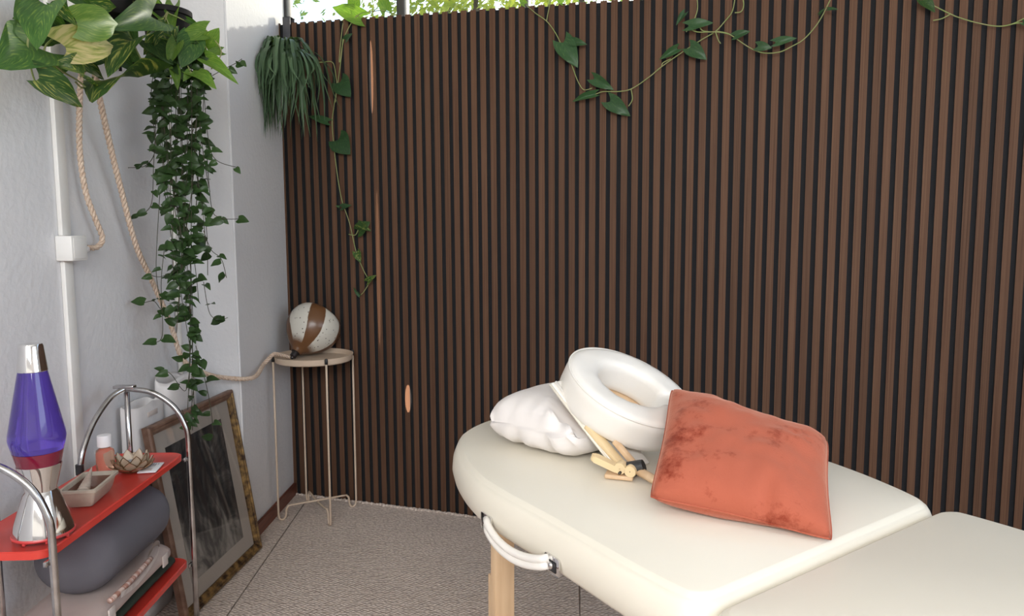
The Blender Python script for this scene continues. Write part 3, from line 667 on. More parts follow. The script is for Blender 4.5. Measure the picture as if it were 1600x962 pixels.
# the many small leaves deep in the curtain, joined
bm = bmesh.new(); uvl = bm.loops.layers.uv.verify()
for C in curves:
    for k in range(max(4, len(C) // 3)):
        q = C[int(random.uniform(.04, .92) ** 1.15 * (len(C) - 1))] + V((random.uniform(-.012, .012), random.uniform(-.02, .01), 0)); L = .034 * random.uniform(.7, 1.2)
        y_ = (CR * random.uniform(-1, 1) + V((0, 0, random.uniform(-.8, .2))) - CW * random.uniform(-.3, .6)).normalized(); n_ = tocam(q) + V((0, 0, .5)) + jit(.4)
        z_ = (n_ - y_ * n_.dot(y_)).normalized(); x_ = y_.cross(z_); me = random.choice(ISH); base = len(bm.verts)
        vs = [bm.verts.new(q - iv.location + x_ * v.co.x * L * 1.2 + y_ * v.co.y * L + z_ * v.co.z * L) for v in me.vertices]
        for p_ in me.polygons:
            f = bm.faces.new([vs[i_] for i_ in p_.vertices])
            for lp, li in zip(f.loops, p_.loop_indices): lp[uvl].uv = me.uv_layers[0].data[li].uv + V((k * .7, 0))
me = bpy.data.meshes.new('inner_leaves'); bm.to_mesh(me); bm.free()
for p_ in me.polygons: p_.use_smooth = True
o = link('inner_leaves', me, M['ivy'], iv); o['kind'] = 'stuff'
print('IVY leaves', len([c for c in iv.children if c.name.startswith('leaf')]))
# its upper leaves: light green pothos leaves spilling over the rim
for (bx, by), (tx, ty), s0_, s1_, kk, sh, w in [((262, 42), (243, 80), .06, .10, 'pothos_var', 0, 1.1), ((224, -6), (274, 47), .05, .10, 'pothos_light', 1, .45), ((322, 47), (276, 60), .04, .09, 'pothos_light', 0, .8),
   ((300, 62), (284, 104), .07, .11, 'pothos', 0, 1.15), ((264, 92), (231, 112), .08, .11, 'pothos', 1, .9), ((322, 74), (340, 46), .02, .06, 'pothos_light', 2, 1.0), ((346, 80), (321, 82), .02, .05, 'pothos_light', 0, .8),
   ((321, 92), (368, 124), .06, .10, 'pothos_light', 1, .55), ((300, 113), (338, 134), .07, .11, 'pothos_light', 0, .75), ((272, 106), (278, 138), .08, .11, 'pothos_light', 1, .75), ((272, 8), (268, 46), .04, .09, 'pothos_light', 1, .55),
   ((298, 112), (286, 126), .08, .10, 'pothos_light', 0, .9), ((250, 12), (238, -10), .02, .03, 'pothos', 0, .9), ((262, 60), (226, 52), .04, .07, 'pothos_light', 1, .5), ((292, 30), (312, 40), .03, .04, 'pothos', 1, .7), ((256, 46), (224, 86), .10, .12, 'pothos_var', 0, .9), ((234, 64), (270, 98), .11, .13, 'pothos', 0, .95), ((276, 66), (262, 100), .11, .13, 'pothos_light', 1, .9), ((250, 86), (220, 112), .10, .12, 'pothos', 1, .9)]:
    b = outside_pot(PS(bx, by, IS + s0_), .092); t = outside_pot(PS(tx, ty, IS + s1_), .098)
    leaf(iv, LM[kk][sh], b, t, tocam(b) + V((0, 0, .35)) + jit(.22), w * .9)
for pts in ([(262, 20, .02), (252, 50, .06), (258, 44, .07)], [(262, 20, .02), (300, 40, .05), (322, 75, .05), (322, 92, .06)], [(258, 25, .03), (282, 80, .09), (298, 112, .08)], [(240, 110, .06), (262, 122, .08), (300, 113, .08)], [(262, 18, .02), (226, 80, .08), (264, 92, .09)], [(330, 108, .03), (346, 80, .03), (322, 47, .04)]):
    tubeobj('stem', [outside_pot(PS(x, y, IS + s_), .082) for x, y, s_ in pts], .0018, M['stem'], iv, 6, 6, off=iv.location)

# --- spider plant hanging from a dark strap hooked over the panel
sp0 = PY(441, 106, -0.11)
stx = PY(448, 50, -0.004).x
hk = thing('planter_strap', V((stx, 0, sp0.z)), 'dark flat strap hooked over the slatted panel above the spider plant', 'hook')
zt_ = topz(stx) + 0.024 - sp0.z
bm = bmesh.new(); box(bm, (-.018, -.006, -.06), (.018, -.001, zt_), .001); box(bm, (-.018, -.006, zt_ - .003), (.018, .030, zt_), .001); box(bm, (-.018, .026, zt_ - .05), (.018, .030, zt_), .001)
bmobj('strap', bm, M['strap'], hk, True, angle=30)
tubeobj('arm', [(0, -.006, -.028), (sp0.x - stx, -.11 + .052, -.028), (sp0.x - stx, -.11 + .052, -.018)], .003, M['strap'], hk, 8)
sp = thing('spider_plant', V((sp0.x, -0.11, sp0.z - .10)), 'dark green spider plant with drooping narrow leaves on slatted panel', 'plant')
latheobj('pot', [(.001, 0), (.032, 0), (.035, .006), (.046, .105), (.043, .105), (.041, .092), (.001, .09)], M['pot'], sp, 28)
latheobj('soil', [(.001, .097), (.040, .0925)], M['soil'], sp, 20)
def blade(i, n):
    a = 2 * PI * i * 0.618; rr = random.random()
    if math.sin(a) > 0.25: a = -a                       # nothing can grow through the panel
    d = V((math.cos(a), math.sin(a) * .8, 0))
    if d.y > .1: d.y *= .3
    arch = i % 3
    out = (random.uniform(.085, .13), random.uniform(.10, .17), random.uniform(.13, .20))[arch]
    hgt = (random.uniform(.07, .12), random.uniform(.04, .10), random.uniform(.02, .07))[arch]
    drop = (random.uniform(.16, .30), random.uniform(.08, .26), random.uniform(.04, .18))[arch]
    c0 = V((d.x * .02, d.y * .02, .095)); sw = V((-d.y, d.x, 0)) * random.uniform(-.05, .05)
    pts = [c0, c0 + d * out * .30 + V((0, 0, hgt * .85)), c0 + d * out * .65 + sw * .4 + V((0, 0, hgt)), c0 + d * out * .95 + sw * .8 + V((0, 0, hgt * .35)), c0 + d * out * 1.12 + sw + V((0, 0, -drop * .45)), c0 + d * out * 1.15 + sw * 1.3 + V((random.uniform(-.03, .03), random.uniform(-.01, .008), -drop))]
    for q in pts:
        q.y = min(q.y, .088)
        w_ = q + sp.location; dd = (w_ - CORNER).dot(ND)
        if dd < .014: q += ND * (.014 - dd)
    C = catmull(pts, 4); bm = bmesh.new(); uv = bm.loops.layers.uv.verify(); side = V((-d.y, d.x, 0)).normalized(); rows = []
    side = (side + jit(.3)); side.z *= .3; side.normalize()
    W = random.uniform(.0055, .0095)
    for k, q in enumerate(C):
        t = k / (len(C) - 1); w = W * min(1, .5 + t * 2) * (1 - t ** 3 * .95)
        rows.append((bm.verts.new(q - side * w), bm.verts.new(q + V((0, 0, -.0018))), bm.verts.new(q + side * w), t))
    for A, B in zip(rows, rows[1:]):
        for j in (0, 1):
            f = bm.faces.new((A[j], A[j + 1], B[j + 1], B[j]))
            for lp, u in zip(f.loops, ((j - 1, A[3]), (j, A[3]), (j, B[3]), (j - 1, B[3]))): lp[uv].uv = u
    me = bpy.data.meshes.new('leaf'); bm.to_mesh(me); bm.free()
    for p in me.polygons: p.use_smooth = True
    link('leaf', me, M['spider'], sp)
for i in range(190): blade(i, 190)

# --- vines on the slatted panel
def vine(label, stems, leaves, Y=-0.022, r=.0019):
    p0 = PY(stems[0][0][0], stems[0][0][1], Y)
    t = thing('pothos_vine', p0, label, 'vine', group='pothos vines on the slatted panel')
    for st in stems:
        tubeobj('stem', [PY(q[0], q[1], Y + (q[2] if len(q) > 2 else 0)) for q in st], r, M['stem'], t, 6, 8, off=p0)
    for lf in leaves:
        (bx, by), (tx, ty), kk, sh, w = lf[:5]; yo = lf[5] if len(lf) > 5 else 0
        b = PY(bx, by, Y - .004 + yo); tp = PY(tx, ty, Y - .014 + yo)
        leaf(t, LM[kk][sh], b, tp, V((0, -1, .2)) + tocam(b) * .5 + jit(.15), w)
    return t
vine('thin pothos vine hanging down beside the spider plant', [
    [(618, 24, .03), (600, 17, .02), (580, 18, .012), (562, 22, .005), (549, 36), (537, 62), (532, 92), (530, 94), (533, 60), (536, 36)],
    [(488, 99, -.03), (505, 97), (520, 98), (525, 120), (526, 135), (522, 165), (519, 190), (521, 220), (526, 265), (534, 312), (546, 348), (557, 395), (568, 422), (576, 440), (568, 456), (561, 462)],
    [(536, 60), (532, 100), (528, 128), (524, 160)], [(553, 6, .03), (553, 16, .02), (548, 30)], [(563, 27, .01), (556, 24)], [(600, 20, .03), (604, 14, .03)], [(545, 366), (555, 367), (560, 358)]],
    [((531, 128), (546, 150), 'vineleaf', 2, 1.25), ((512, 190), (480, 180), 'vineleaf', 0, .42), ((528, 218), (545, 240), 'vineleaf', 2, 1.35), ((534, 324), (547, 320), 'vineleaf', 1, .8), ((530, 323), (524, 321), 'vineleaf', 1, .8),
     ((560, 360), (576, 346), 'pothos', 2, 1.0), ((561, 350), (578, 360), 'pothos_var', 1, .7), ((557, 394), (563, 410), 'pothos_var', 0, .9), ((574, 440), (586, 430), 'pothos_var', 1, .8), ((562, 461), (551, 449), 'vineleaf', 1, .5),
     ((564, 28), (516, 8), 'pothos_light', 0, .62, .012), ((553, 8), (556, -18), 'pothos_light', 2, 1.0, .03), ((604, 16), (594, -20), 'pothos_light', 0, .70, .03), ((540, 62), (549, 52), 'vineleaf', 1, .9)])
vine('pothos vine dipping low across the middle of the slatted panel', [
    [(818, 4, .03), (836, 20), (854, 33), (867, 50), (878, 71), (888, 88), (895, 106), (903, 127), (912, 140), (925, 138)], [(862, -6, .02), (856, 22), (854, 33)],
    [(912, 150), (930, 147), (943, 143), (965, 143), (986, 139), (1012, 122), (1034, 104), (1055, 89), (1076, 75), (1098, 61), (1118, 49), (1132, 34), (1144, 18), (1149, -6)], [(986, 139), (988, 155), (982, 166)],
    [(1034, 104), (1036, 98), (1048, 92)], [(1148, 20), (1158, 18), (1162, 8), (1160, -6)]],
    [((880, 66), (902, 104), 'vineleaf', 0, .9), ((893, 66), (916, 68), 'vineleaf', 1, .8), ((928, 123), (958, 140), 'vineleaf', 0, .62), ((930, 147), (893, 157), 'vineleaf', 1, .42), ((953, 158), (984, 180), 'vineleaf', 2, .72),
     ((1058, 76), (1030, 92), 'vineleaf', 1, .6), ((1078, 74), (1104, 92), 'vineleaf', 0, .9), ((880, 2), (866, -12), 'pothos_light', 0, .9, .02), ((820, 6), (810, -4), 'pothos_light', 0, .9, .02)])
vine('pothos vine swinging up to the right of the low one', [
    [(1089, -4), (1090, 10), (1088, 22), (1080, 40), (1072, 50)], [(1076, 44), (1090, 50), (1118, 50), (1140, 54), (1161, 68), (1178, 78), (1196, 83), (1219, 81), (1238, 72), (1255, 62), (1272, 44), (1284, 26), (1297, 0), (1300, -8)], [(1118, 50), (1122, 62), (1126, 68)], [(1118, 49), (1136, 52), (1150, 60)], [(1092, 40), (1098, 48), (1112, 50)]],
    [((1076, 40), (1114, 33), 'vineleaf', 2, .55), ((1070, 20), (1056, 38), 'vineleaf', 1, .6), ((1148, 56), (1172, 48), 'vineleaf', 0, .7), ((1184, 72), (1206, 74), 'vineleaf', 2, .8), ((1212, 66), (1245, 58), 'vineleaf', 2, .5), ((1280, 22), (1290, 12), 'vineleaf', 1, .5), ((1294, 14), (1310, 14), 'vineleaf', 0, .45)], Y=-0.034)
vine('thin pothos vine across the upper right end of the panel', [
    [(1440, -8, .0), (1450, 4), (1465, 12), (1485, 22), (1500, 28), (1528, 36), (1558, 41), (1580, 38), (1602, 28), (1630, 16)], [(1458, 32), (1472, 29), (1485, 22)], [(1580, 38), (1594, 36), (1612, 40)]],
    [((1442, 0), (1462, 18), 'pothos', 0, .8), ((1598, 36), (1616, 46), 'vineleaf', 1, .6)])

# ------------------------------------------------------------------ trunking, sockets, rope cords on the left wall
def wallbox(parent, s0, s1, d0, d1, z0, z1, name, m, bev=.003):
    bm = bmesh.new(); box(bm, (s0, d0, z0), (s1, d1, z1), bev); return bmobj(name, bm, m, parent, True, angle=40)
def wroot(name, s, z, label, cat, d=0.0): return thing(name, RL(s, d, z), label, cat, ANG)
cs = (PD(92, 160, 0.0) - LP).dot(SD); cs2 = (PD(106, 620, 0.0) - LP).dot(SD); cs = (cs + cs2) / 2
bc = PD(101, 388, 0.02); bz = bc.z
tr_ = wroot('cable_trunking', cs, 0.0565, 'white plastic cable trunking running up the left wall', 'trunking')
wallbox(tr_, -.018, .018, .0005, .013, 0, bz - .033 - .0565, 'channel', M['conduit'], .002)
wallbox(tr_, -.018, .018, .0005, .013, bz + .033 - .0565, CEIL - .06, 'channel', M['conduit'], .002)
sk = wroot('socket_box', cs, bz, 'white surface-mounted socket box on the left wall trunking', 'socket')
wallbox(sk, -.034, .034, .0005, .045, -.033, .033, 'box', M['conduit'], .004)
wallbox(sk, -.028, .028, .045, .047, -.027, .027, 'faceplate', M['conduit'], .0015)
pg = wroot('plug', cs - .035, bz - .003, 'white plug at the end of a twisted rope cord', 'plug', .022)
bm = bmesh.new(); lathe(bm, [(.001, 0), (.0125, 0), (.013, .006), (.010, .026), (.006, .040), (.001, .040)], 16, Matrix.Rotation(-PI / 2, 4, 'Y'))
bmobj('plug_body', bm, M['capwhite'], pg)
p2 = RL(.10, 0.0, .0565); pp = wroot('wall_pipe', (PD(279, 500, .012) - LP).dot(SD), .0565, 'thin white pipe running up the wall corner behind the ivy', 'pipe', .012)
bm = bmesh.new(); tube(bm, [(0, 0, 0), (0, 0, CEIL - .06)], .009, 10); bmobj('pipe', bm, M['conduit'], pp)
for z in (.45, 1.1, 1.75, 2.4): wallbox(pp, -.013, .013, -.0115, .0095, z, z + .012, 'clip', M['conduit'], .001)

def rope(name, pts, label, r=.0072, pitch=.045, strands=3):
    C = catmull(pts, 14); p0 = C[0].copy()
    # resample evenly
    out = [C[0]]; step = .004; acc = 0
    for a, b in zip(C, C[1:]):
        L = (b - a).length; pos = step - acc
        while pos <= L: out.append(a + (b - a) * (pos / L)); pos += step
        acc = L - (pos - step)
    o = thing(name, p0, label, 'cord')
    up = V((0.3, .8, .2))
    for st in range(strands):
        path = []; u = up
        for i, q in enumerate(out):
            t = (out[min(i + 1, len(out) - 1)] - out[max(i - 1, 0)]).normalized()
            u = (u - t * u.dot(t)).normalized(); s = t.cross(u); a = 2 * PI * (i * step / pitch + st / strands)
            path.append(q - p0 + (u * math.cos(a) + s * math.sin(a)) * r * .55)
        tubeobj('twist', path, r * .58, M['rope'], o, 6)
    return o
hook = PD(133, 104, .09)
rope('rope_cord_to_plug', [PD(136, 92, .09), PD(127, 118, .07), PD(124, 175, .04), PD(125, 240, .03), PD(134, 300, .03), PD(150, 345, .035), PD(160, 372, .035), PD(152, 386, .03), PD(136, 387, .024)], 'twisted cotton rope cord hanging down to the wall plug', .0072)
wh_ = wroot('wall_hook', (hook - LP).dot(SD), hook.z - .03, 'black hook holding the rope cords under the pothos', 'hook')
tubeobj('hook', [(0, .001, .03), (0, .05, .03), (0, .09, .02), (0, .105, .04), (0, .10, .065)], .004, M['black'], wh_, 8, 6)
bm = bmesh.new(); lathe(bm, [(.001, 0), (.016, 0), (.016, .004), (.001, .006)], 18, Matrix.Translation((0, .001, .03)) @ Matrix.Rotation(-PI / 2, 4, 'X')); bmobj('plate', bm, M['black'], wh_)

# ------------------------------------------------------------------ plant stand with the pendant lamp resting on it
sc = V((-1.672, -0.168, 0)); TZ = 0.662
stand = thing('tray_stand', sc, 'slim beige metal tray stand in the corner by slatted panel', 'stand')
latheobj('tray', [(.001, TZ - .004), (.151, TZ - .004), (.156, TZ), (.160, TZ + .022), (.1575, TZ + .0225), (.152, TZ + .003), (.001, TZ)], M['beige_metal'], stand, 56)
legpx = [(436, 812), (515, 822), (477, 782), (553, 790)]
dirs = []
for px in legpx:
    q = PZ(px[0], px[1], 0) - V((-1.681, -.1645, 0)); q.normalize(); dirs.append(q)
for q in dirs:
    R = .1635; e = q * R
    pts = [e + V((0, 0, TZ + .008)), e + V((0, 0, .35)), e + V((0, 0, .03)), e * .985 + V((0, 0, .012)), e * .94 + V((0, 0, .004)), e * .87 + V((0, 0, .004)), e * .82 + V((0, 0, .018)), e * .80 + V((0, 0, .045)), e * .74 + V((0, 0, .058))]
    tubeobj('leg', pts[:3] + catmull(pts[2:], 5)[1:], .0042, M['beige_metal'], stand, 8)
    bm = bmesh.new(); lathe(bm, [(.001, 0), (.0062, 0), (.0062, .018), (.004, .022), (.001, .0225)], 12, Matrix.Translation(e + V((0, 0, TZ + .004)))); bmobj('cap', bm, M['black'], stand)
for k, (a, b) in enumerate(((0, 3), (1, 2))):
    tubeobj('crossbar', [dirs[a] * .1635 * .745 + V((0, 0, .058)), V((0, 0, .058 - .008 * k)), dirs[b] * .1635 * .745 + V((0, 0, .058))], .0040, M['beige_metal'], stand, 8, 4)

# ceramic lamp: axis from the neck to the open wide end
neck = PDEP(463, 550, 3.00); wide = PDEP(503, 494, 3.12)
ax = (wide - neck).normalized()
lamp = thing('ceramic_pendant_lamp', neck, 'white and brown swirled ceramic pendant lamp resting on the tray stand', 'lamp')
prof = [(.020, 0), (.024, .006), (.032, .018), (.058, .040), (.086, .070), (.106, .105), (.1125, .135), (.110, .165), (.100, .190), (.085, .204), (.060, .212), (.001, .216)]
pr = [(V((a, b, 0))) for a, b in prof]; pr = [(max(q.x, .001), q.y) for q in catmull(pr, 4)]
bm = bmesh.new(); lathe(bm, pr, 56)
body = bmobj('body', bm, M['ceramic'], lamp)
mt = frame_mtx((0, 0, 0), V((0, 0, 1)), ax)
body.matrix_basis = mt
sockp = [(.006, -.032), (.0135, -.022), (.0145, -.004), (.020, 0)]
cloud = [mt @ v.co for v in body.data.vertices] + [mt @ V((r * math.cos(a * .4), r * math.sin(a * .4), z)) for r, z in sockp for a in range(16)]
def need(off):
    lift = -9
    for q in cloud:
        w = neck + q + off; r = V((w.x - sc.x, w.y - sc.y)).length
        fl_ = TZ + .0030 if r < .148 else (TZ + .0245 if r < .164 else None)
        for e in dirs:
            if V((w.x - sc.x - e.x * .1635, w.y - sc.y - e.y * .1635)).length < .010: fl_ = TZ + .0285
        if fl_ is not None: lift = max(lift, fl_ - w.z)
    return lift
floor_lift = TZ + .0030 - min((neck + q).z for q in cloud)          # lying on the tray floor, rim ignored
grid = [V((a * .006, b * .006, 0)) for a in range(-8, 13) for b in range(-10, 11)]
off = min(grid, key=lambda o_: (need(o_) - floor_lift) * 6 + o_.length)
lamp.location = neck + off + V((0, 0, need(off)))
print('LAMP shift', off, 'lift', need(off), 'floor', floor_lift)
bm = bmesh.new(); lathe(bm, [(.001, -.032), (.006, -.032), (.008, -.026), (.0135, -.022), (.0145, -.004), (.020, 0), (.001, .002)], 24); o = bmobj('socket_cap', bm, M['socket'], lamp, True, angle=30); o.matrix_basis = mt

nb = lamp.location - ax * .041; nb.z = max(nb.z, TZ + .0125); nh = V((-ax.x, -ax.y, 0)).normalized()
def rim_pt(r, z):
    k = 0.0
    while V((nb.x + nh.x * k - sc.x, nb.y + nh.y * k - sc.y)).length < r: k += .002
    return V((nb.x + nh.x * k, nb.y + nh.y * k, z))
r0_ = V((nb.x - sc.x, nb.y - sc.y)).length
nr = rim_pt(.150, TZ + .036); nr2 = rim_pt(.172, TZ + .036)
nr3 = rim_pt(.215, TZ + .004)
print('ROPE r0', r0_, nb.z - TZ)
rope('rope_lamp_cord', [PD(146, 94, .105), PD(153, 140, .09), PD(168, 210, .065), PD(190, 300, .045), PD(213, 385, .04), PD(238, 440, .04), PD(266, 505, .05), PD(285, 560, .07), PS(318, 582, .16), PS(352, 590, .08), PS(395, 590, .00), nr3, nr2, nr, nb], 'twisted cotton rope cord swagged over to the ceramic pendant lamp', .0078)
# ------------------------------------------------------------------ picture leaning against the wall
FW, FH, LEAN = .530, .612, .150
fb = RL(.014, .222, 0.002); fphi = -.0665
fx = (SD * math.cos(fphi) + ND * math.sin(fphi)); fn = (ND * math.cos(fphi) - SD * math.sin(fphi)); fz = (V((0, 0, 1)) * math.cos(LEAN) - fn * math.sin(LEAN))
pic = thing('framed_print', fb, 'large gilt-framed dark print leaning on the wall behind the cart', 'picture')
fm = Matrix(((fx.x, fz.cross(fx).x, fz.x, 0), (fx.y, fz.cross(fx).y, fz.y, 0), (fx.z, fz.cross(fx).z, fz.z, 0), (0, 0, 0, 1)))   # local x along, y out (towards room), z up
def pbox(name, lo, hi, m, bev=0.0):
    o = boxobj(name, lo, hi, m, pic, bev); o.matrix_basis = fm; return o
RW = .030
def rail(a, b, m_, inner):
    """mitred moulding from a to b (local x,z), inner = direction to the opening"""
    a = V((a[0], a[1])); b = V((b[0], b[1])); d = (b - a).normalized(); i = V(inner)
    prof_ = [(0, -.012), (0, .006), (.004, .011), (.010, .012), (.014, .007), (.020, .008), (.026, .003), (RW, .0), (RW, -.012)]
    bm = bmesh.new(); rows = []
    for end, sgn in ((a, 1), (b, -1)):
        rows.append([bm.verts.new(((end + i * u + d * sgn * u).x, yv, (end + i * u + d * sgn * u).y)) for u, yv in prof_])
    n_ = len(prof_)
    for k in range(n_): bm.faces.new((rows[0][k], rows[0][(k + 1) % n_], rows[1][(k + 1) % n_], rows[1][k]))
    bm.faces.new(rows[0]); bm.faces.new(rows[1][::-1])
    o = bmobj('frame_rail', bm, m_, pic, False); o.matrix_basis = fm
rail((0, 0), (FW, 0), M['gilt'], (0, 1)); rail((0, FH), (FW, FH), M['giltbrown'], (0, -1)); rail((0, 0), (0, FH), M['gilt'], (1, 0)); rail((FW, 0), (FW, FH), M['giltbrown'], (-1, 0))
pbox('mount', (RW - .004, -.009, RW - .004), (FW - RW + .004, -.006, FH - RW + .004), M['matboard'])
pbox('print', (.095, -.0058, .085), (FW - .085, -.0048, FH - .085), M['print'])
pbox('glass', (RW - .003, -.003, RW - .003), (FW - RW + .003, -.0015, FH - RW + .003), M['picglass'])
pbox('backing', (.006, -.0145, .006), (FW - .006, -.0125, FH - .006), M['giltbrown'])

# white soft basket and paper bag behind the picture
def softbag(name, c, rx, ry, h, m, label, rz, rim, sag, boxy):
    t = thing(name, c, label, 'bag', rz)
    bm = bmesh.new(); seg = 44; rings = []
    prof_ = [(.96, 0), (1.0, .03), (1.02, .35 * h), (.99, .7 * h), (.97, h), (.93, h + rim), (.86, h + rim * .4), (.86, h * .5), (.84, h * .12)]
    for pi_, (r, z) in enumerate(prof_):
        ring = []
        for k in range(seg):
            a = 2 * PI * k / seg; ca, sa_ = math.cos(a), math.sin(a)
            q = (abs(ca) ** boxy + abs(sa_) ** boxy) ** (-1 / boxy)
            nz = mnoise.noise(V((ca * 2, sa_ * 2, z * 9 + rx * 31)))
            ring.append(bm.verts.new((rx * r * q * ca * (1 + .05 * nz), ry * r * q * sa_ * (1 + .05 * nz), max(0, z - (sag * (.5 + .5 * math.sin(a * 2 + 1)) if z > .8 * h else 0) + .008 * nz * (z > .1)))))
        rings.append(ring)
    for A, B in zip(rings, rings[1:]):
        for k in range(seg): bm.faces.new((A[k], A[(k + 1) % seg], B[(k + 1) % seg], B[k]))
    bm.faces.new(rings[0][::-1]); bm.faces.new(rings[-1])
    bmobj('body', bm, m, t)
    return t
b1 = softbag('canvas_bag', RL(.25, .050, .001), .10, .036, .70, M['bagwhite'], 'white canvas bag with slumped rim behind the leaning picture', ANG, .018, .02, 3.2)
b2 = softbag('paper_carrier_bag', RL(.455, .046, .001), .085, .030, .665, M['bagwhite'], 'white carrier bag with a handle slot next to the canvas bag', ANG, .003, .006, 6)
boxobj('handle_slot', (-.028, .0300, .625), (.028, .0325, .640), M['strap_cream'], b2, .0005)

# ------------------------------------------------------------------ red trolley
SZ = .57
cfr = PZ(290, 706, SZ); cnr = PZ(75, 862, SZ)
cx_ = (cnr - cfr).normalized(); co_ = (cfr + cnr) / 2; HL = (cnr - cfr).length / 2
cang = math.atan2(cx_.y, cx_.x); cyv = V((-cx_.y, cx_.x, 0))
cart = thing('red_trolley', V((co_.x, co_.y, 0)), 'low chrome tube trolley with two red metal shelves by the left wall', 'trolley', cang)
def CL(p): q = V(p) - V((co_.x, co_.y, 0)); return V((q.dot(cx_), q.dot(cyv), q.z))
def CWd(x, y, z): return V((co_.x, co_.y, 0)) + cx_ * x + cyv * y + V((0, 0, z))
DEPTH = .195
def rrect(x0, x1, y0, y1, r, n=6):
    out = []
    for cx2, cy2, a0 in ((x1 - r, y1 - r, 0), (x0 + r, y1 - r, 90), (x0 + r, y0 + r, 180), (x1 - r, y0 + r, 270)):
        for k in range(n + 1):
            a = math.radians(a0 + 90 * k / n); out.append((cx2 + r * math.cos(a), cy2 + r * math.sin(a)))
    return out
def shelf(z, name):
    bm = bmesh.new(); P = rrect(-HL, HL, -DEPTH, 0.0, .035); n_ = len(P)
    def ring(ins, zz):
        return [bm.verts.new((x * (1 - ins / HL), (y + DEPTH / 2) * (1 - ins / (DEPTH / 2)) - DEPTH / 2, zz)) for x, y in P]
    r0 = ring(0.0, z - .016); r1 = ring(0.0, z - .002); r2 = ring(.003, z); r3 = ring(.004, z - .0005); r4 = ring(.004, z - .016)
    c_ = [r4, r0, r1, r2, r3]
    for A, B in ((r0, r1), (r1, r2), (r2, r3)):
        for k in range(n_): bm.faces.new((A[k], A[(k + 1) % n_], B[(k + 1) % n_], B[k]))
    bm.faces.new(r3)
    for k in range(n_): bm.faces.new((r0[(k + 1) % n_], r0[k], r4[k], r4[(k + 1) % n_]))
    r5 = ring(.004, z - .003)
    for k in range(n_): bm.faces.new((r4[(k + 1) % n_], r4[k], r5[k], r5[(k + 1) % n_]))
    bm.faces.new(r5[::-1])
    return bmobj(name, bm, M['red'], cart, True, angle=35)
LZ = .262
shelf(SZ, 'shelf'); shelf(LZ, 'shelf')
plate_w = onplane(195, 607, CWd(-HL, 0, 0), cx_); plc = CL(plate_w)
TR = .0075
jx = .16
for sx in (-1, 1):
    X = sx * (HL + .000)
    pz = plc.z; py = plc.y
    # front tube, arched
    y1 = .009
    bow = [(X, py, pz), (X, py + (y1 - py) * .45, pz - .012), (X, py + (y1 - py) * .80, pz - .055), (X, y1 - .004, pz - .115), (X, y1, SZ + .02)]
    tubeobj('front_tube', catmull(bow, 7)[:-1] + [V((X, y1, SZ)), V((X, y1, .3)), V((X, y1, .012))], TR, M['tube'], cart, 12)
    y2 = -DEPTH - .009; X2 = sx * jx
    bow = [(X, py, pz), (X * .80 + X2 * .20, py + (y2 - py) * .50, pz - .018), (X * .42 + X2 * .58, py + (y2 - py) * .85, pz - .07), (X * .10 + X2 * .90, y2 + .003, pz - .13), (X2, y2, SZ + .0)]
    tubeobj('rear_tube', catmull(bow, 7)[:-1] + [V((X2, y2, SZ)), V((X2, y2, .3)), V((X2, y2, .012))], TR, M['tube'], cart, 12)
    bm = bmesh.new(); lathe(bm, [(.001, -.012), (.0098, -.012), (.0098, .014), (.001, .014)], 14, Matrix.Translation((X2, y2, SZ + .004))); bmobj('joint', bm, M['black'], cart, True, angle=40)
    tubeobj('middle_post', [(X + sx * .0085, py, pz), (X + sx * .0085, py, SZ), (X + sx * .0085, py, .012)], TR, M['tube'], cart, 12)
    boxobj('top_plate', (X - .010, py - .028, pz + .001), (X + .018 if sx > 0 else X + .010, py + .028, pz + .0095), M['tube'], cart, .002)
    for (fx_, fy_) in ((X, y1), (X2, y2), (X + sx * .0085, py)):
        bm = bmesh.new(); lathe(bm, [(.001, 0), (.011, 0), (.011, .018), (.0078, .022), (.001, .022)], 12, Matrix.Translation((fx_, fy_, 0))); bmobj('foot', bm, M['black'], cart, True, angle=40)
    for z in (SZ, LZ):
        boxobj('bracket', (X - .012, -.004, z - .026), (X + .012, .003, z - .016), M['tube'], cart, .001)

# lava lamp
lc = PZ(69, 836, SZ + .001)
ll = thing('lava_lamp', lc, 'violet lava lamp with chrome base and cap on the red shelf', 'lamp')
K = .392 / .405
def sc_(p): return [(max(a * K * .86, .0008), b * K) for a, b in p]
for k in range(8):
    a = k * PI / 4 + .2; bm = bmesh.new(); box(bm, (-.004, -.003, 0), (.004, .003, .0075), .001, 1, Matrix.Translation((math.cos(a) * .052 * K, math.sin(a) * .052 * K, 0)) @ Matrix.Rotation(a, 4, 'Z')); bmobj('foot', bm, M['redtrim'], ll)
latheobj('base_ring', sc_([(.001, .006), (.0665, .006), (.068, .009), (.0665, .012), (.001, .012)]), M['redtrim'], ll, 48)
latheobj('lower_cone', sc_([(.0655, .012), (.064, .022), (.0385, .092), (.0335, .100)]), M['chrome'], ll, 64)
latheobj('upper_cone', sc_([(.0335, .100), (.0345, .105), (.0480, .152), (.0485, .155), (.0465, .155), (.036, .12)]), M['chrome'], ll, 64)
gl = [(.001, .150), (.046, .150), (.0495, .158), (.0595, .205), (.0605, .214), (.0595, .222), (.030, .352), (.001, .352)]
latheobj('globe', sc_([(.001, .1835), (.0537, .1836), (.0592, .203), (.0605, .212), (.0592, .222), (.0300, .352), (.001, .352)]), M['liquid'], ll, 64, angle=60)
latheobj('wax', sc_([(.001, .140), (.0435, .146), (.0462, .155), (.0536, .1828), (.001, .1832)]), M['wax'], ll, 64, angle=60)
latheobj('cap', sc_([(.0315, .349), (.0322, .350), (.0255, .401), (.0235, .405), (.001, .405)]), M['chrome'], ll, 48)

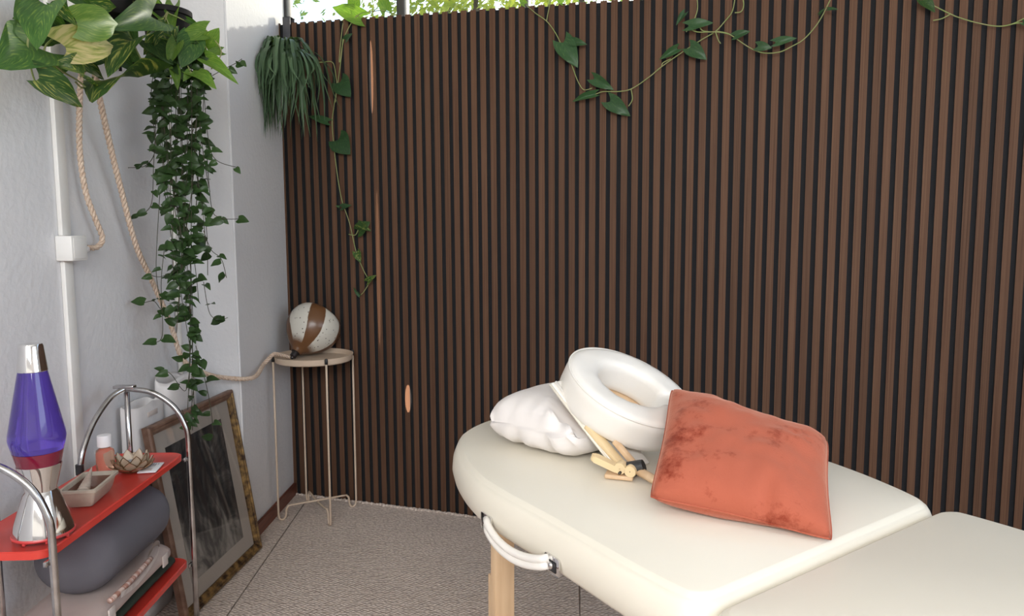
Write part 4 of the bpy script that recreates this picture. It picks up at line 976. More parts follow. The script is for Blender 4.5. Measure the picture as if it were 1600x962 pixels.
# stoneware dish with shell
def along(px, py_, z): q = PZ(px, py_, z); return q
d0 = (along(100, 778, SZ) + along(182, 772, SZ)) / 2 + V((0, 0, .001))
dish = thing('stoneware_dish', PZ(141, 779, SZ) + V((0, 0, .001)), 'small rectangular stoneware dish on the red shelf beside lava lamp', 'dish', cang + .12)
bm = bmesh.new()
def rr(w, d, z, r=.006): return [(x, y, z) for x, y in rrect(-w, w, -d, d, r, 3)]
rings = [[bm.verts.new(q) for q in rr(*a)] for a in ((.052, .024, 0), (.058, .030, .012), (.064, .035, .034), (.069, .040, .036), (.069, .040, .042), (.063, .034, .0425), (.060, .031, .036), (.054, .026, .012), (.050, .022, .008))]
for A, B in zip(rings, rings[1:]):
    for k in range(len(A)): bm.faces.new((A[k], A[(k + 1) % len(A)], B[(k + 1) % len(A)], B[k]))
bm.faces.new(rings[0][::-1]); bm.faces.new(rings[-1])
bmobj('dish_body', bm, M['dish'], dish, True, angle=50)
bm = bmesh.new(); poly = [bm.verts.new(q) for q in rr(.0525, .0245, .0105)]; bm.faces.new(poly); r2 = [bm.verts.new(q) for q in rr(.0592, .0302, .0345)]
for k in range(len(poly)): bm.faces.new((poly[k], poly[(k + 1) % len(poly)], r2[(k + 1) % len(poly)], r2[k]))
bmobj('glaze', bm, M['dish_in'], dish, True, angle=50)
dl = dish.location
she = thing('spiral_shell', V((dl.x, dl.y, dl.z + .011)), 'long pointed spiral seashell lying in the stoneware dish', 'shell')
bm = bmesh.new(); prof_ = []
for k in range(57):
    t = k / 56; r = .013 * (1 - t) ** .9 * (1 + .10 * abs(math.sin(t * PI * 9))); prof_.append((max(r, .0006), t * .080))
a0 = PDEP(130, 774, 1.95) ; shd = (cx_ * -.55 + cyv * -.12 + V((0, 0, .30))).normalized()
lathe(bm, [(.001, -.002)] + prof_, 18, frame_mtx(cx_ * .026 + V((0, 0, .013)), V((0, 0, 1)), shd)); bmobj('shell', bm, M['shell'], she)
st = thing('small_white_stone', V((dl.x, dl.y, dl.z + .0105)) + cx_ * .044 + cyv * .008, 'tiny white pebble in the near corner of the dish', 'stone')
bm = bmesh.new(); bmesh.ops.create_icosphere(bm, subdivisions=2, radius=.006, matrix=Matrix.Translation((0, 0, .0052)) @ Matrix.Diagonal((1.2, 1, .85, 1))); bmobj('pebble', bm, M['capwhite'], st)

# oil bottle
bo = thing('oil_bottle', PZ(166, 739, SZ) + V((0, 0, .001)), 'small clear bottle of amber oil with white cap', 'bottle', cang)
latheobj('bottle_body', [(.001, 0), (.0195, 0), (.0215, .003), (.0215, .055), (.020, .061), (.012, .066), (.012, .070), (.001, .070)], M['oil'], bo, 36, angle=50)
latheobj('cap', [(.001, .0702), (.0165, .0702), (.0165, .097), (.0155, .099), (.001, .0995)], M['capwhite'], bo, 32)
# lotus candle holder
lo_ = thing('lotus_candle_holder', PZ(207, 735, SZ) + V((0, 0, .001)), 'capiz shell lotus candle holder on the far end of red shelf', 'candle holder', .3)
latheobj('base', [(.001, 0), (.026, 0), (.028, .003), (.026, .006), (.001, .007)], M['brass'], lo_, 32)
latheobj('candle', [(.001, .008), (.018, .008), (.018, .024), (.001, .0245)], M['wick'], lo_, 28)
def petal(a, r0, r1, z0, z1, w, m_, tilt):
    bm = bmesh.new(); rows = []; n_ = 6; edge = []
    for i in range(n_ + 1):
        t = i / n_; hw = w * (math.sin(PI * (t * .80 + .2)) ** .8) if t < 1 else 0.0
        r = r0 + (r1 - r0) * t; z = z0 + (z1 - z0) * (t ** 1.25)
        row = []
        for j in (-1, -.5, 0, .5, 1):
            an = a + (hw * j) / max(r, .01); rad = r - .004 * (1 - abs(j)) * 0 + .003 * abs(j)
            row.append(V((rad * math.cos(an), rad * math.sin(an), z)))
        rows.append(row)
    vv = [[bm.verts.new(q) for q in row] for row in rows]
    for A, B in zip(vv, vv[1:]):
        for j in range(4): bm.faces.new((A[j], A[j + 1], B[j + 1], B[j]))
    bmesh.ops.remove_doubles(bm, verts=bm.verts[:], dist=1e-5)
    r_ = bmesh.ops.solidify(bm, geom=bm.faces[:], thickness=.001)
    pe = bmobj('petal', bm, m_, lo_)
    tubeobj('petal_wire', [row[0] for row in rows] + [row[-1] for row in rows[::-1][1:]], .0011, M['brass'], pe, 5)
for k in range(8): petal(k * PI / 4, .021, .036, .006, .046, .0145, M['capiz'], 0)
for k in range(8): petal(k * PI / 4 + PI / 8, .025, .047, .005, .034, .0155, M['capiz'], 0)
for k in range(8): petal(k * PI / 4, .026, .051, .004, .020, .0150, M['capiz_brown'], 0)
# printed card
cdm = thing('printed_card', PZ(236, 732, SZ) + V((0, 0, .0012)), 'small white printed card lying beside the lotus candle holder', 'card', cang + .15)
boxobj('card', (-.038, -.022, 0), (.038, .022, .003), M['papercard'], cdm, .0005)
for i, (y, w) in enumerate(((.012, .010), (.006, .022), (.001, .018), (-.004, .024), (-.009, .014))):
    boxobj('print_line', (-.030 + i * .001, y - .0009, .0031), (-.030 + w, y + .0009, .0034), M['ink'], cdm)
boxobj('print_block', (.012, -.014, .0031), (.028, .008, .0033), M['strap_cream'], cdm)

# lower shelf: green mat, beige mat with straps, patterned strap, grey bolster
def slabbag(name, x0, x1, y0, y1, z0, z1, m_, label, cat, r=.02, wob=.004, nx=26, lift=None):
    t = thing(name, CWd((x0 + x1) / 2, (y0 + y1) / 2, z0), label, cat, cang)
    bm = bmesh.new(); hx, hy, h = (x1 - x0) / 2, (y1 - y0) / 2, z1 - z0; rings = []
    for i in range(nx + 1):
        u = i / nx; x = -hx + 2 * hx * u
        e = min(u, 1 - u) * 2 * hx; sh = math.sqrt(max(0.0, 1 - (1 - min(1, e / r)) ** 2)) if r else 1; sh = max(sh, .15)
        ring = []
        for k in range(20):
            a = 2 * PI * k / 20; ca, sa2 = math.cos(a), math.sin(a); q = (abs(ca) ** 3.2 + abs(sa2) ** 3.2) ** (-1 / 3.2)
            nz = mnoise.noise(V((x * 9, ca * 1.5, sa2 * 1.5 + z0 * 17)))
            yy = hy * (1 - (1 - sh) * .3) * q * ca + wob * nz; zz = h / 2 + h / 2 * sh * q * sa2 + (wob * nz if sa2 > 0 else 0)
            if lift: zz += lift(u) * (1 if sa2 > 0 else .0)
            ring.append(bm.verts.new((x, yy, max(zz, 0))))
        rings.append(ring)
    for A, B in zip(rings, rings[1:]):
        for k in range(20): bm.faces.new((A[k], A[(k + 1) % 20], B[(k + 1) % 20], B[k]))
    bm.faces.new(rings[0][::-1]); bm.faces.new(rings[-1])
    bmobj('body', bm, m_, t); return t
gm = slabbag('green_mat', -HL + .03, HL - .085, -DEPTH + .004, -.022, LZ + .001, LZ + .030, M['mat_green'], 'folded dark green mat lying on the lower red shelf', 'mat', .008, .002)
bmt = slabbag('beige_mat', -HL + .075, HL - .105, -DEPTH + .006, -.012, LZ + .0325, LZ + .088, M['mat_beige'], 'folded beige mat with loops on top of the green mat', 'mat', .03, .003)
def loop_strap(parent, x, y0, z0, z1, w):
    boxobj('strap_loop', (x - w, y0, z0), (x + w, y0 + .004, z1), M['strap_cream'], parent, .0015)
hx_ = -.015; hy_ = ((-DEPTH + .006) - .012) / 2
for xx in (-.165, .105): loop_strap(bmt, xx, (-.012 - hy_) + .0005, .008, .040, .014)
ps = thing('patterned_strap', CWd(-.01, -.022, LZ + .0885), 'reddish striped cord handle with cream ribbon between bolster and beige mat', 'strap', cang)
bm = bmesh.new(); tube(bm, catmull([(.11, .014, .004), (.05, .022, .010), (-.03, .022, .014), (-.085, .016, .012)], 6), .0065, 8)
for v in bm.verts: v.co.z = max(v.co.z, -.004)
m_st = mat('striped_cord', (0.40, 0.20, 0.15), 0.8, col2=(0.62, 0.48, 0.42), nscale=120, stretch=(1, .05, .05), lo=.45, hi=.55)
bmobj('cord', bm, m_st, ps)
pts_ = catmull([(.10, .034, .012), (.02, .036, .006), (-.07, .034, .020), (-.105, .030, .038), (-.09, .026, .048), (-.05, .026, .036)], 6)
bm = bmesh.new(); rows = [(bm.verts.new(q + V((0, 0, -.007))), bm.verts.new(q + V((0, .002, .007)))) for q in pts_]
for A, B in zip(rows, rows[1:]): bm.faces.new((A[0], A[1], B[1], B[0]))
bmesh.ops.solidify(bm, geom=bm.faces[:], thickness=.0012); bmobj('ribbon', bm, M['strap_cream'], ps)
bl_r = .086
bol = thing('grey_bolster', CWd(-.0775, -.099, LZ + .0895), 'slate grey cylindrical bolster stuffed between the two red shelves', 'bolster', cang)
bm = bmesh.new(); rings = []; BLn = .1925
for i in range(33):
    u = i / 32; x = -BLn + 2 * BLn * u; e = min(u, 1 - u) * 2 * BLn
    r = bl_r * math.sqrt(max(0, 1 - (1 - min(1, e / .07)) ** 2)) ; r = max(r, .006)
    rings.append([bm.verts.new((x, r * 1.10 * math.cos(2 * PI * k / 32), bl_r + r * math.sin(2 * PI * k / 32) + .004 * mnoise.noise(V((x * 7, math.cos(2 * PI * k / 32), math.sin(2 * PI * k / 32)))))) for k in range(32)])
for A, B in zip(rings, rings[1:]):
    for k in range(32): bm.faces.new((A[k], A[(k + 1) % 32], B[(k + 1) % 32], B[k]))
bm.faces.new(rings[0][::-1]); bm.faces.new(rings[-1])
for v in bm.verts: v.co.z = max(v.co.z, 0.001)
bmobj('body', bm, M['bolster'], bol)

# ------------------------------------------------------------------ massage table
ZT = .660
s_near = PZ(1097, 948, ZT); s_far = PZ(1444, 797, ZT)
tv = (s_far - s_near); tv.z = 0; SEAM = tv.length; tv.normalize()
tu = V((-tv.y, tv.x, 0))           # towards the head end (left, back)
if tu.dot(CR) > 0: tu = -tu
HW = SEAM / 2 + .004
tc_ = s_near + tv * (SEAM / 2); torg = V((tc_.x, tc_.y, 0))
tang = math.atan2(tu.y, tu.x)      # local x = tu (towards head), local y = z cross x
tly = V((-tu.y, tu.x, 0)); sgn_near = 1 if tly.dot(-tv) > 0 else -1
tab = thing('massage_table', torg, 'cream vinyl massage table with wooden legs in the foreground', 'table', tang)
TH = .094
VC = .342; HW = .342
torg = V((s_near.x, s_near.y, 0)) + tv * VC; tab.location = torg
UV = [(.0015, .062), (.006, .034), (.020, .012), (.048, -.001), (.16, -.004), (.375, .003), (.534, .004), (.66, .018), (.82, .072), (.93, .140), (.985, .195), (1.03, .285), (1.045, .38), (1.03, .50), (.97, .62), (.86, .705), (.70, .757), (.50, .778), (.30, .764), (.187, .745), (.10, .720), (.052, .702), (.022, .686), (.006, .664), (.0015, .634), (.0015, .52), (.0015, .35), (.0015, .17)]
def outline(side):
    C = catmull([(x, y, 0) for x, y in UV], 5, True)
    Q = []
    for q in C:
        w = V((max(q.x, .0015), q.y))
        if not Q or (w - Q[-1]).length > .006: Q.append(w)
    if (Q[0] - Q[-1]).length < .006: Q.pop()
    return [(side * q.x, (q.y - VC) * -sgn_near * side) for q in Q]
def pad(side):
    P = [V((x, y)) for x, y in outline(side)]; n_ = len(P)
    area = sum(P[i].x * P[(i + 1) % n_].y - P[(i + 1) % n_].x * P[i].y for i in range(n_))
    if area < 0: P = P[::-1]
    nor = []
    for i in range(n_):
        d = (P[(i + 1) % n_] - P[i - 1]).normalized(); nor.append(V((d.y, -d.x)))
    cen = V((side * .5, 0))
    bm = bmesh.new()
    def ring(off, z, sc=0.0, dome=0.0):
        out = []
        for p_, q in zip(P, nor):
            w = p_ + q * off
            if sc:
                sp_ = V((max(min(w.x * side, LEN - .36), .33) * side, 0))
                w = w + (sp_ - w) * sc
            out.append(bm.verts.new((w.x, w.y, z)))
        return out
    R = []
    R.append(ring(-.035, ZT - TH)); R.append(ring(-.022, ZT - TH)); R.append(ring(-.010, ZT - TH + .004)); R.append(ring(-.002, ZT - TH + .014))
    R.append(ring(.004, ZT - .055)); R.append(ring(.002, ZT - .032)); R.append(ring(-.004, ZT - .0175)); R.append(ring(-.0095, ZT - .0092)); R.append(ring(-.0112, ZT - .0090)); R.append(ring(-.0135, ZT - .0062)); R.append(ring(-.0175, ZT - .0028)); R.append(ring(-.021, ZT - .0006)); R.append(ring(-.0225, ZT))
    for A, B in zip(R, R[1:]):
        for k in range(n_): bm.faces.new((A[k], A[(k + 1) % n_], B[(k + 1) % n_], B[k]))
    bm.faces.new(R[-1]); bm.faces.new(R[0][::-1])
    bmesh.ops.triangulate(bm, faces=[f for f in bm.faces if len(f.verts) > 4])
    o = bmobj('pad', bm, M['vinyl'], tab)
    return o
pad(1); pad(-1)
def tl(px, py_, z):
    q = PZ(px, py_, z) - torg; return V((q.dot(tu), q.dot(tly), z))
# wooden under-frame and legs
for side in (1, -1):
    for yy in (-1, 1):
        boxobj('frame_beam', (min(side * .06, side * .74), yy * .225 - .012, ZT - TH - .03), (max(side * .06, side * .74), yy * .225 + .012, ZT - TH + .004), M['beech'], tab, .002)
    boxobj('frame_beam', (side * .74 - .012, -.237, ZT - TH - .03), (side * .74 + .012, .237, ZT - TH + .004), M['beech'], tab, .002)
lt = V((.655, .242, 0))
print('LEG local', lt, 'HW', HW, 'SEAM', SEAM)
LX = lt.x; LY = abs(lt.y)
for side in (1, -1):
    for yy in (-1, 1):
        y = yy * LY; x = side * LX
        lg = boxobj('leg', (x - .011, y - .026, .16), (x + .011, y + .026, ZT - TH + .004), M['beech'], tab, .003)
        boxobj('leg_extension', (x + .0115, y - .019, 0.004), (x + .033, y + .019, .405), M['beech'], lg, .003)
        boxobj('leg_brace', (x + .012, y - .007, .38), (x + .022, y + .007, ZT - TH + .004), M['beech'], lg, .002)
        for z in (.20, .26, .32, .37):
            bm = bmesh.new(); lathe(bm, [(.001, 0), (.0035, 0), (.0035, .0012), (.001, .0016)], 10, Matrix.Translation((x + .033, y, z)) @ Matrix.Rotation(PI / 2, 4, 'Y')); bmobj('screw', bm, M['screw'], lg)
        bm = bmesh.new(); lathe(bm, [(.001, 0), (.022, 0), (.022, .012), (.001, .012)], 14, Matrix.Translation((x + .0215, y, 0))); bmobj('rubber_foot', bm, M['black'], lg)
# carrying handle with two steel brackets on the near side of the head half
Pn = [V((x, y)) for x, y in outline(1)]
def side_at(x):
    best = None
    for a, b in zip(Pn, Pn[1:] + Pn[:1]):
        if (a.y * sgn_near > 0) and (min(a.x, b.x) <= x <= max(a.x, b.x)) and abs(b.x - a.x) > 1e-6:
            t = (x - a.x) / (b.x - a.x); p_ = a + (b - a) * t; d = (b - a).normalized(); n2 = V((d.y, -d.x))
            if n2.y * sgn_near < 0: n2 = -n2
            best = (p_, n2)
    return best
def sidept(px, py_, z):
    """u coordinate where the pixel's ray meets the table side at height z"""
    q = tl(px, py_, z); return q.x
hA, hB = sidept(762, 816, ZT - .072), sidept(869, 884, ZT - .076)
print('handle u', hA, hB)
ends = []
for hu in (hA, hB):
    p_, n2 = side_at(hu); base = V((p_.x, p_.y, 0)) + V((n2.x, n2.y, 0)) * .004
    mm = frame_mtx(base + V((0, 0, ZT - .071)), V((0, 0, 1)).cross(V((n2.x, n2.y, 0))), V((n2.x, n2.y, 0)))
    bm = bmesh.new(); box(bm, (-.022, -.017, 0.0), (.022, .017, .0045), .004, 2, mm)
    br_ = bmobj('handle_bracket', bm, M['chrome'], tab, True, angle=40)
    bm = bmesh.new(); box(bm, (-.015, -.011, .0045), (.015, .009, .006), .001, 1, mm); bmobj('bracket_recess', bm, M['black'], br_)
    bm = bmesh.new(); lathe(bm, [(.007, .0055), (.007, .0085), (.004, .0105), (.001, .0108)], 16, mm); bmobj('rivet', bm, M['chrome'], br_)
    ends.append((base, V((n2.x, n2.y, 0))))
(b0, n0), (b1_, n1_) = ends
hp = []
for k in range(17):
    t = k / 16; q = b0.lerp(b1_, .03 + .94 * t); nn = n0.lerp(n1_, t).normalized()
    bul = math.sin(PI * t)
    u_ = q.x; sp_ = side_at(u_); q2 = V((sp_[0].x, sp_[0].y, 0))
    hp.append(q2 + nn * (.010 + .012 * bul ** .5) + V((0, 0, ZT - .066 - .024 * bul ** .8)))
for off in (.0065, -.0075):
    bm = bmesh.new(); tube(bm, [q + V((0, 0, off)) for q in hp], .0075, 10)
    bmobj('handle', bm, M['vinyl_white'], tab)
# tension cable under the table
q0 = V((hB - .01, sgn_near * (HW - .05), ZT - TH + .002)); e1 = tl(906, 962, .30)
tubeobj('tension_cable', [q0, V((e1.x, e1.y, .30)), q0 + (V((e1.x, e1.y, .30)) - q0) * 1.45], .0016, M['screw'], tab, 6)

# ------------------------------------------------------------------ things lying on the table
def TW(x, y, z): return torg + tu * x + tly * y + V((0, 0, z))
# white pillow
def pillow(name, hx, hy, th, m_, nx, ny, wr, seed, edge=.55, pw=2.6, seamr=.0):
    bm = bmesh.new(); top = {}; bot = {}
    for i in range(nx + 1):
        for j in range(ny + 1):
            u = -1 + 2 * i / nx; v = -1 + 2 * j / ny
            x = hx * u * (1 - .05 * (1 - u * u) * 0 - .045 * (1 - abs(u)) * 0) ; y = hy * v
            x *= 1 - .055 * (1 - v * v) * 0 ; 
            pin = 1 - .07 * (1 - v ** 4) * abs(u) ** 3; pin2 = 1 - .07 * (1 - u ** 4) * abs(v) ** 3
            x *= pin; y *= pin2
            hgt = (max(0, 1 - abs(u) ** pw) * max(0, 1 - abs(v) ** pw)) ** edge
            nz = mnoise.noise(V((u * 2.2 + seed, v * 2.2, seed))) + .5 * mnoise.noise(V((u * 5 + seed, v * 5, seed * 2)))
            z = th * hgt * (1 + .0 * nz) + wr * nz * min(1, hgt * 2)
            top[i, j] = bm.verts.new((x, y, z))
            if i in (0, nx) or j in (0, ny): bot[i, j] = top[i, j]
            else: bot[i, j] = bm.verts.new((x, y, -th * hgt * .95 + wr * .6 * nz))
    for i in range(nx):
        for j in range(ny):
            bm.faces.new((top[i, j], top[i + 1, j], top[i + 1, j + 1], top[i, j + 1]))
            bm.faces.new((bot[i, j + 1], bot[i + 1, j + 1], bot[i + 1, j], bot[i, j]))
    return bm
def shape_on(bm, mtx, zfloor):
    for v in bm.verts:
        v.co = mtx @ v.co
        if v.co.z < zfloor: v.co.z = zfloor + random.uniform(0, .0004)
# --- white pillow lying crosswise at the head end
# --- face cradle: horseshoe cushion, wooden plate, arms, lever, clamp
bt = math.radians(25); al = math.radians(22)
rn = (CR * math.sin(al) * math.cos(bt) + CU * math.cos(al) * math.cos(bt) - CW * math.sin(bt)).normalized()
rmaj = (CR * math.cos(al) - CU * math.sin(al)).normalized()
CD = 1.66
rc = PDEP(987, 600, CD)
cr_ = thing('face_cradle', V((rc.x, rc.y, ZT + .004)), 'white vinyl face cradle leaning on the massage table beside pillow', 'face cradle')
co2 = cr_.location.copy()
rm = frame_mtx(rc - co2, rmaj, rn)
def ringmesh(Ro, Ri, z0, z1, bev, gap, ey=1.0, n_=60):
    bm = bmesh.new(); w = (Ro - Ri) / 2; c0 = (Ro + Ri) / 2; h = (z1 - z0) / 2; zc = (z0 + z1) / 2; rings = []
    cs_ = []
    for k in range(28):
        a = 2 * PI * k / 28; ca, sa_ = math.cos(a), math.sin(a); q = (abs(ca) ** bev + abs(sa_) ** bev) ** (-1 / bev); cs_.append((q * ca, q * sa_))
    for i in range(n_ + 1):
        t = i / n_; a = gap / 2 + (2 * PI - gap) * t
        e = min(t, 1 - t) * (2 * PI - gap) * c0; sh = math.sqrt(max(0.02, 1 - (1 - min(1, e / .03)) ** 2))
        ring = []
        for x, z in cs_:
            r = c0 + w * x * sh * (1.0 if True else 1)
            bulge = .0035 * (1 - x * x)
            nz = mnoise.noise(V((math.cos(a) * 3, math.sin(a) * 3, x + z * 2))) * .0022
            ring.append(bm.verts.new((r * math.cos(a), r * ey * math.sin(a), zc + h * z * (.9 + .1 * sh) + (bulge if z > .3 else 0) + nz)))
        rings.append(ring)
    for A, B in zip(rings, rings[1:]):
        for k in range(28): bm.faces.new((A[k], A[(k + 1) % 28], B[(k + 1) % 28], B[k]))
    bm.faces.new(rings[0][::-1]); bm.faces.new(rings[-1])
    return bm
bm = ringmesh(.157, .080, -.080, 0.0, 7.0, math.radians(26), .95)
o = bmobj('cushion', bm, M['vinyl_white'], cr_); o.matrix_basis = rm
bm = bmesh.new(); tube(bm, [(.1555 * math.cos(a), .1555 * .95 * math.sin(a), -.0045) for a in [math.radians(18 + 324 * k / 80) for k in range(81)]], .0022, 6)
o = bmobj('piping', bm, M['vinyl_white'], cr_); o.matrix_basis = rm
bm = ringmesh(.130, .056, -.093, -.0815, 8.0, math.radians(40), .93)
o = bmobj('wooden_plate', bm, M['beech'], cr_); o.matrix_basis = rm
# folded sling board behind the cushion, seen edge on
A_ = PDEP(861, 597, 1.64); B_ = PDEP(972, 741, 1.52); ed = (B_ - A_).normalized(); sdn = (rn - ed * rn.dot(ed)).normalized(); out_ = ed.cross(sdn)
if out_.dot(CR) < 0: out_ = -out_
bm = bmesh.new()
L_ = (B_ - A_).length
mm = Matrix(((ed.x, out_.x, sdn.x, (A_ - co2).x), (ed.y, out_.y, sdn.y, (A_ - co2).y), (ed.z, out_.z, sdn.z, (A_ - co2).z), (0, 0, 0, 1)))
box(bm, (0, 0, -.010), (L_, .11, 0), .004, 3, mm); bmobj('sling_board', bm, M['vinyl_white'], cr_)
bm = bmesh.new(); tube(bm, [mm @ V((.002, -.001, -.0055)), mm @ V((L_ * .5, -.001, -.0055)), mm @ V((L_, -.001, -.0055))], .0035, 8); bmobj('sling_piping', bm, M['vinyl'], cr_)
bm = bmesh.new(); tube(bm, [mm @ V((.003, .012, .002)), mm @ V((L_ * .5, .012, .002)), mm @ V((L_ * .97, .012, .002))], .0035, 8); bmobj('sling_piping', bm, M['vinyl_white'], cr_)
def bar(name, a, b, w, t, m_, hint=None):
    a, b = V(a) - co2, V(b) - co2; d = (b - a); L = d.length; d.normalize(); z = V(hint) if hint else rn.copy(); z = (z - d * z.dot(d)).normalized(); y = z.cross(d)
    bm = bmesh.new(); box(bm, (0, -w / 2, -t / 2), (L, w / 2, t / 2), min(w, t) * .25, 2, Matrix(((d.x, y.x, z.x, a.x), (d.y, y.y, z.y, a.y), (d.z, y.z, z.z, a.z), (0, 0, 0, 1))))
    return bmobj(name, bm, m_, cr_, True, angle=40)
bar('wooden_arm', PDEP(918, 664, 1.585), PDEP(985, 742, 1.525), .024, .012, M['plasticcream'])
bar('wooden_arm', PDEP(960, 688, 1.56), PDEP(1000, 735, 1.53), .014, .012, M['beech'])
# cam lever: flat cream plastic tongue with an eye at the pivot
lv = boxobj
pv = PDEP(972, 735, 1.50); le = PDEP(928, 714, 1.525)
d = (pv - le); L = d.length; d.normalize(); z = (V((0, 0, 1)) - d * d.z).normalized(); y = z.cross(d)
ml = Matrix(((d.x, y.x, z.x, (le - co2).x), (d.y, y.y, z.y, (le - co2).y), (d.z, y.z, z.z, (le - co2).z), (0, 0, 0, 1)))
bm = bmesh.new(); P = rrect(-.006, L, -.011, .011, .0105, 5); prism(bm, P, -.007, .007); bmesh.ops.bevel(bm, geom=[e for e in bm.edges if abs(e.verts[0].co.z - e.verts[1].co.z) < 1e-6], offset=.002, segments=2, affect='EDGES')
for v in bm.verts: v.co = ml @ v.co
lever = bmobj('cam_lever', bm, M['plasticcream'], cr_, True, angle=40)
for off in (.0, .022):
    bm = bmesh.new(); lathe(bm, [(.001, -.012), (.012, -.012), (.013, -.008), (.013, .008), (.012, .012), (.001, .012)], 22, frame_mtx(pv - co2 + d * (-.004 + off) + z * (.006 + .004 * (off > 0)), d, y)); bmobj('pivot_knob', bm, M['plasticcream'], lever, True, angle=40)
bm = bmesh.new(); tube(bm, [pv - co2 - y * .02, pv - co2 + y * .02], .003, 8); bmobj('pivot_pin', bm, M['screw'], lever)
# black clamp and wooden dowel
ca_ = PDEP(980, 735, 1.505); cb_ = PDEP(1006, 727, 1.49)
bm = bmesh.new(); tube(bm, catmull([ca_ - co2, ca_.lerp(cb_, .5) - co2, cb_ - co2], 4), lambda t: .019 - .006 * t, 16); bmobj('clamp', bm, M['black'], cr_, True, angle=50)
bm = bmesh.new(); tube(bm, [PDEP(990, 731, 1.50) - co2, PDEP(1020, 748, 1.465) - co2, PDEP(1080, 781, 1.41) - co2], .0095, 14); bmobj('dowel', bm, M['beech'], cr_)
bm = bmesh.new(); box(bm, (-.03, -.03, .0), (.03, .03, .010), .003, 2, Matrix.Translation(V((pv.x, pv.y, ZT + .0045)) - co2 + CW * .02 + CR * .0)); bmobj('foot_block', bm, M['beech'], cr_)

# --- white pillow lying crosswise at the head end
for c_ in cr_.children_recursive:
    mb = c_.matrix_basis; mi = mb.inverted()
    for v in c_.data.vertices:
        w = mb @ v.co
        if w.z + co2.z < ZT + .0022: w.z = ZT + .0022 - co2.z; v.co = mi @ w
rmi = rm.inverted(); mmi = mm.inverted(); L_board = L_
def TUV(u, v, z): return torg + tu * u + tv * (v - VC) + V((0, 0, z))
pe = V((-.256, .064)).normalized()
pshort = tu * pe.x + tv * pe.y; plong = tu * -pe.y * -1 + tv * -pe.x
if plong.dot(tv) < 0: plong = -plong
PCX = TUV(.735, .392, ZT + .0015)
pil = thing('white_pillow', PCX, 'plump white cotton pillow at the head end of massage table', 'pillow')
bm = bmesh.new(); hx, hy, hz = .142, .205, .066; NL, NS = 56, 64; rings = []
for i in range(NL + 1):
    t = -1 + 2 * i / NL
    sh = (1 - abs(t) ** 5) ** .42 if abs(t) < 1 else 0.0
    sh = max(sh, .10)
    ring = []
    for k in range(NS):
        a = 2 * PI * k / NS; ca, sa_ = math.cos(a), math.sin(a); q = (abs(ca) ** 4.2 + abs(sa_) ** 3.6) ** (-1 / 3.9)
        xx = hx * q * ca * (1 - .22 * (1 - sh)); zz = hz + hz * q * sa_ * sh
        nz = mnoise.noise(V((xx * 9, t * 3, zz * 9)))
        ge = max(0.0, -t - .45) / .55
        yy = t * hy + .010 * nz * ge * math.sin(k * .9)
        low = max(0.0, 1 - zz / (hz * 1.5))
        zz += .003 * nz + ge * .0035 * math.sin(xx * 120 + 2.5 * nz) * (zz > .01)
        xx += .005 * low * nz; yy -= ge * low * .014 * (.6 + .4 * math.sin(xx * 75 + 1.0))
        w = pshort * xx + plong * yy + V((0, 0, max(zz, 0.0))) + PCX
        for _ in range(40):
            q_ = rmi @ (w - co2); b_ = mmi @ (w - co2)
            if (math.hypot(q_.x, q_.y / .95) < .172 and q_.z > -.104) or (-.012 < b_.x < L_board + .02 and -.014 < b_.y < .122 and b_.z > -.018): w = w - V((0, 0, .003)) - plong * .0 + pshort * -.0
            else: break
        w.z = max(w.z, PCX.z)
        ring.append(bm.verts.new(w - PCX))
    rings.append(ring)
for A, B in zip(rings, rings[1:]):
    for k in range(NS): bm.faces.new((A[k], A[(k + 1) % NS], B[(k + 1) % NS], B[k]))
bm.faces.new(rings[0][::-1]); bm.faces.new(rings[-1])
bmobj('pillow_body', bm, M['pillowcase'], pil)

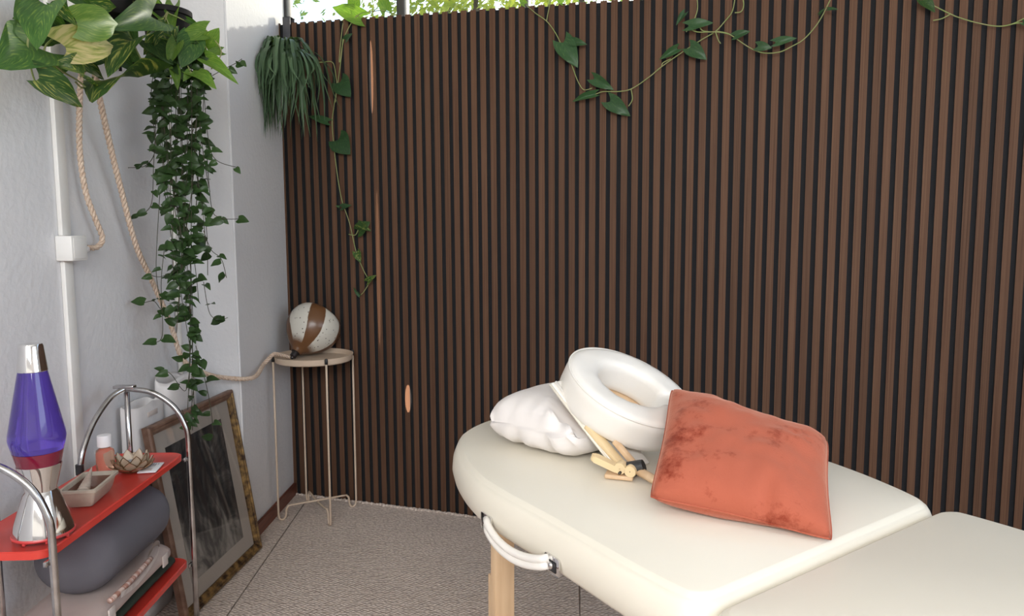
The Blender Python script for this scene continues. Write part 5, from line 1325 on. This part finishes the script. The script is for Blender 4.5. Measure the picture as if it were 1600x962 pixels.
# --- rust velvet cushion propped against the cradle
def cw(px, py_, dep): return PDEP(px, py_, dep)
BL = PZ(1013, 778, ZT + .032); BR = PZ(1303, 846, ZT + .006); TL = PDEP(1047, 607, 1.63); TRc = PDEP(1296, 690, 1.44)
ctr = (BL + BR + TL + TRc) / 4
cu = thing('velvet_cushion', V((ctr.x, ctr.y, ZT + .005)), 'rust orange velvet cushion leaning on the face cradle', 'cushion')
bm = bmesh.new(); N = 44; top = {}; bot = {}
nrm = ((BR - BL).cross(TL - BL)).normalized()
if nrm.dot(tocam(ctr)) < 0: nrm = -nrm
for i in range(N + 1):
    for j in range(N + 1):
        u = -1 + 2 * i / N; v = -1 + 2 * j / N
        pu = u * (1 - .045 * (1 - v * v) * abs(u) ** 2); pv_ = v * (1 - .055 * (1 - u * u) * abs(v) ** 2)
        cr2 = 1 - .030 * (abs(u) * abs(v)) ** 6; a, b = (pu * cr2 + 1) / 2, (pv_ * cr2 + 1) / 2
        base = BL * (1 - a) * (1 - b) + BR * a * (1 - b) + TRc * a * b + TL * (1 - a) * b
        hgt = (max(0, 1 - abs(u) ** 2.8) * max(0, 1 - abs(v) ** 2.8)) ** .40
        nz = mnoise.noise(V((u * 1.8 + 5, v * 1.8, 2))) + .5 * mnoise.noise(V((u * 5, v * 5 + 3, 7)))
        pk = 0
        for (du, dv) in ((.60, .42), (.72, .36), (.70, .50)): pk += math.exp(-((u - du) ** 2 + (v - dv) ** 2) / .0022)
        fold = -.020 * math.exp(-((u - .30) ** 2) / .006) * max(0, -v - .55) * 2.2
        tp = base + nrm * (.062 * hgt + .008 * nz * min(1, 2 * hgt) - .005 * pk + fold * min(1, 3 * hgt))
        bp_ = base - nrm * (.050 * hgt)
        for q in (tp, bp_):
            if q.z < ZT + .0062: q.z = ZT + .0062 + .0003 * (1 + nz)
        top[i, j] = bm.verts.new(tp - cu.location)
        bot[i, j] = top[i, j] if (i in (0, N) or j in (0, N)) else bm.verts.new(bp_ - cu.location)
for i in range(N):
    for j in range(N):
        bm.faces.new((top[i, j], top[i + 1, j], top[i + 1, j + 1], top[i, j + 1])); bm.faces.new((bot[i, j + 1], bot[i + 1, j + 1], bot[i + 1, j], bot[i, j]))
edge = [top[i, 0].co.copy() for i in range(N)] + [top[N, j].co.copy() for j in range(N)] + [top[i, N].co.copy() for i in range(N, 0, -1)] + [top[0, j].co.copy() for j in range(N, 0, -1)]
bmobj('cushion_body', bm, M['velvet'], cu)
bm = bmesh.new(); tube(bm, edge, .0018, 6, closed=True); bmobj('seam_edge', bm, M['velvet'], cu)
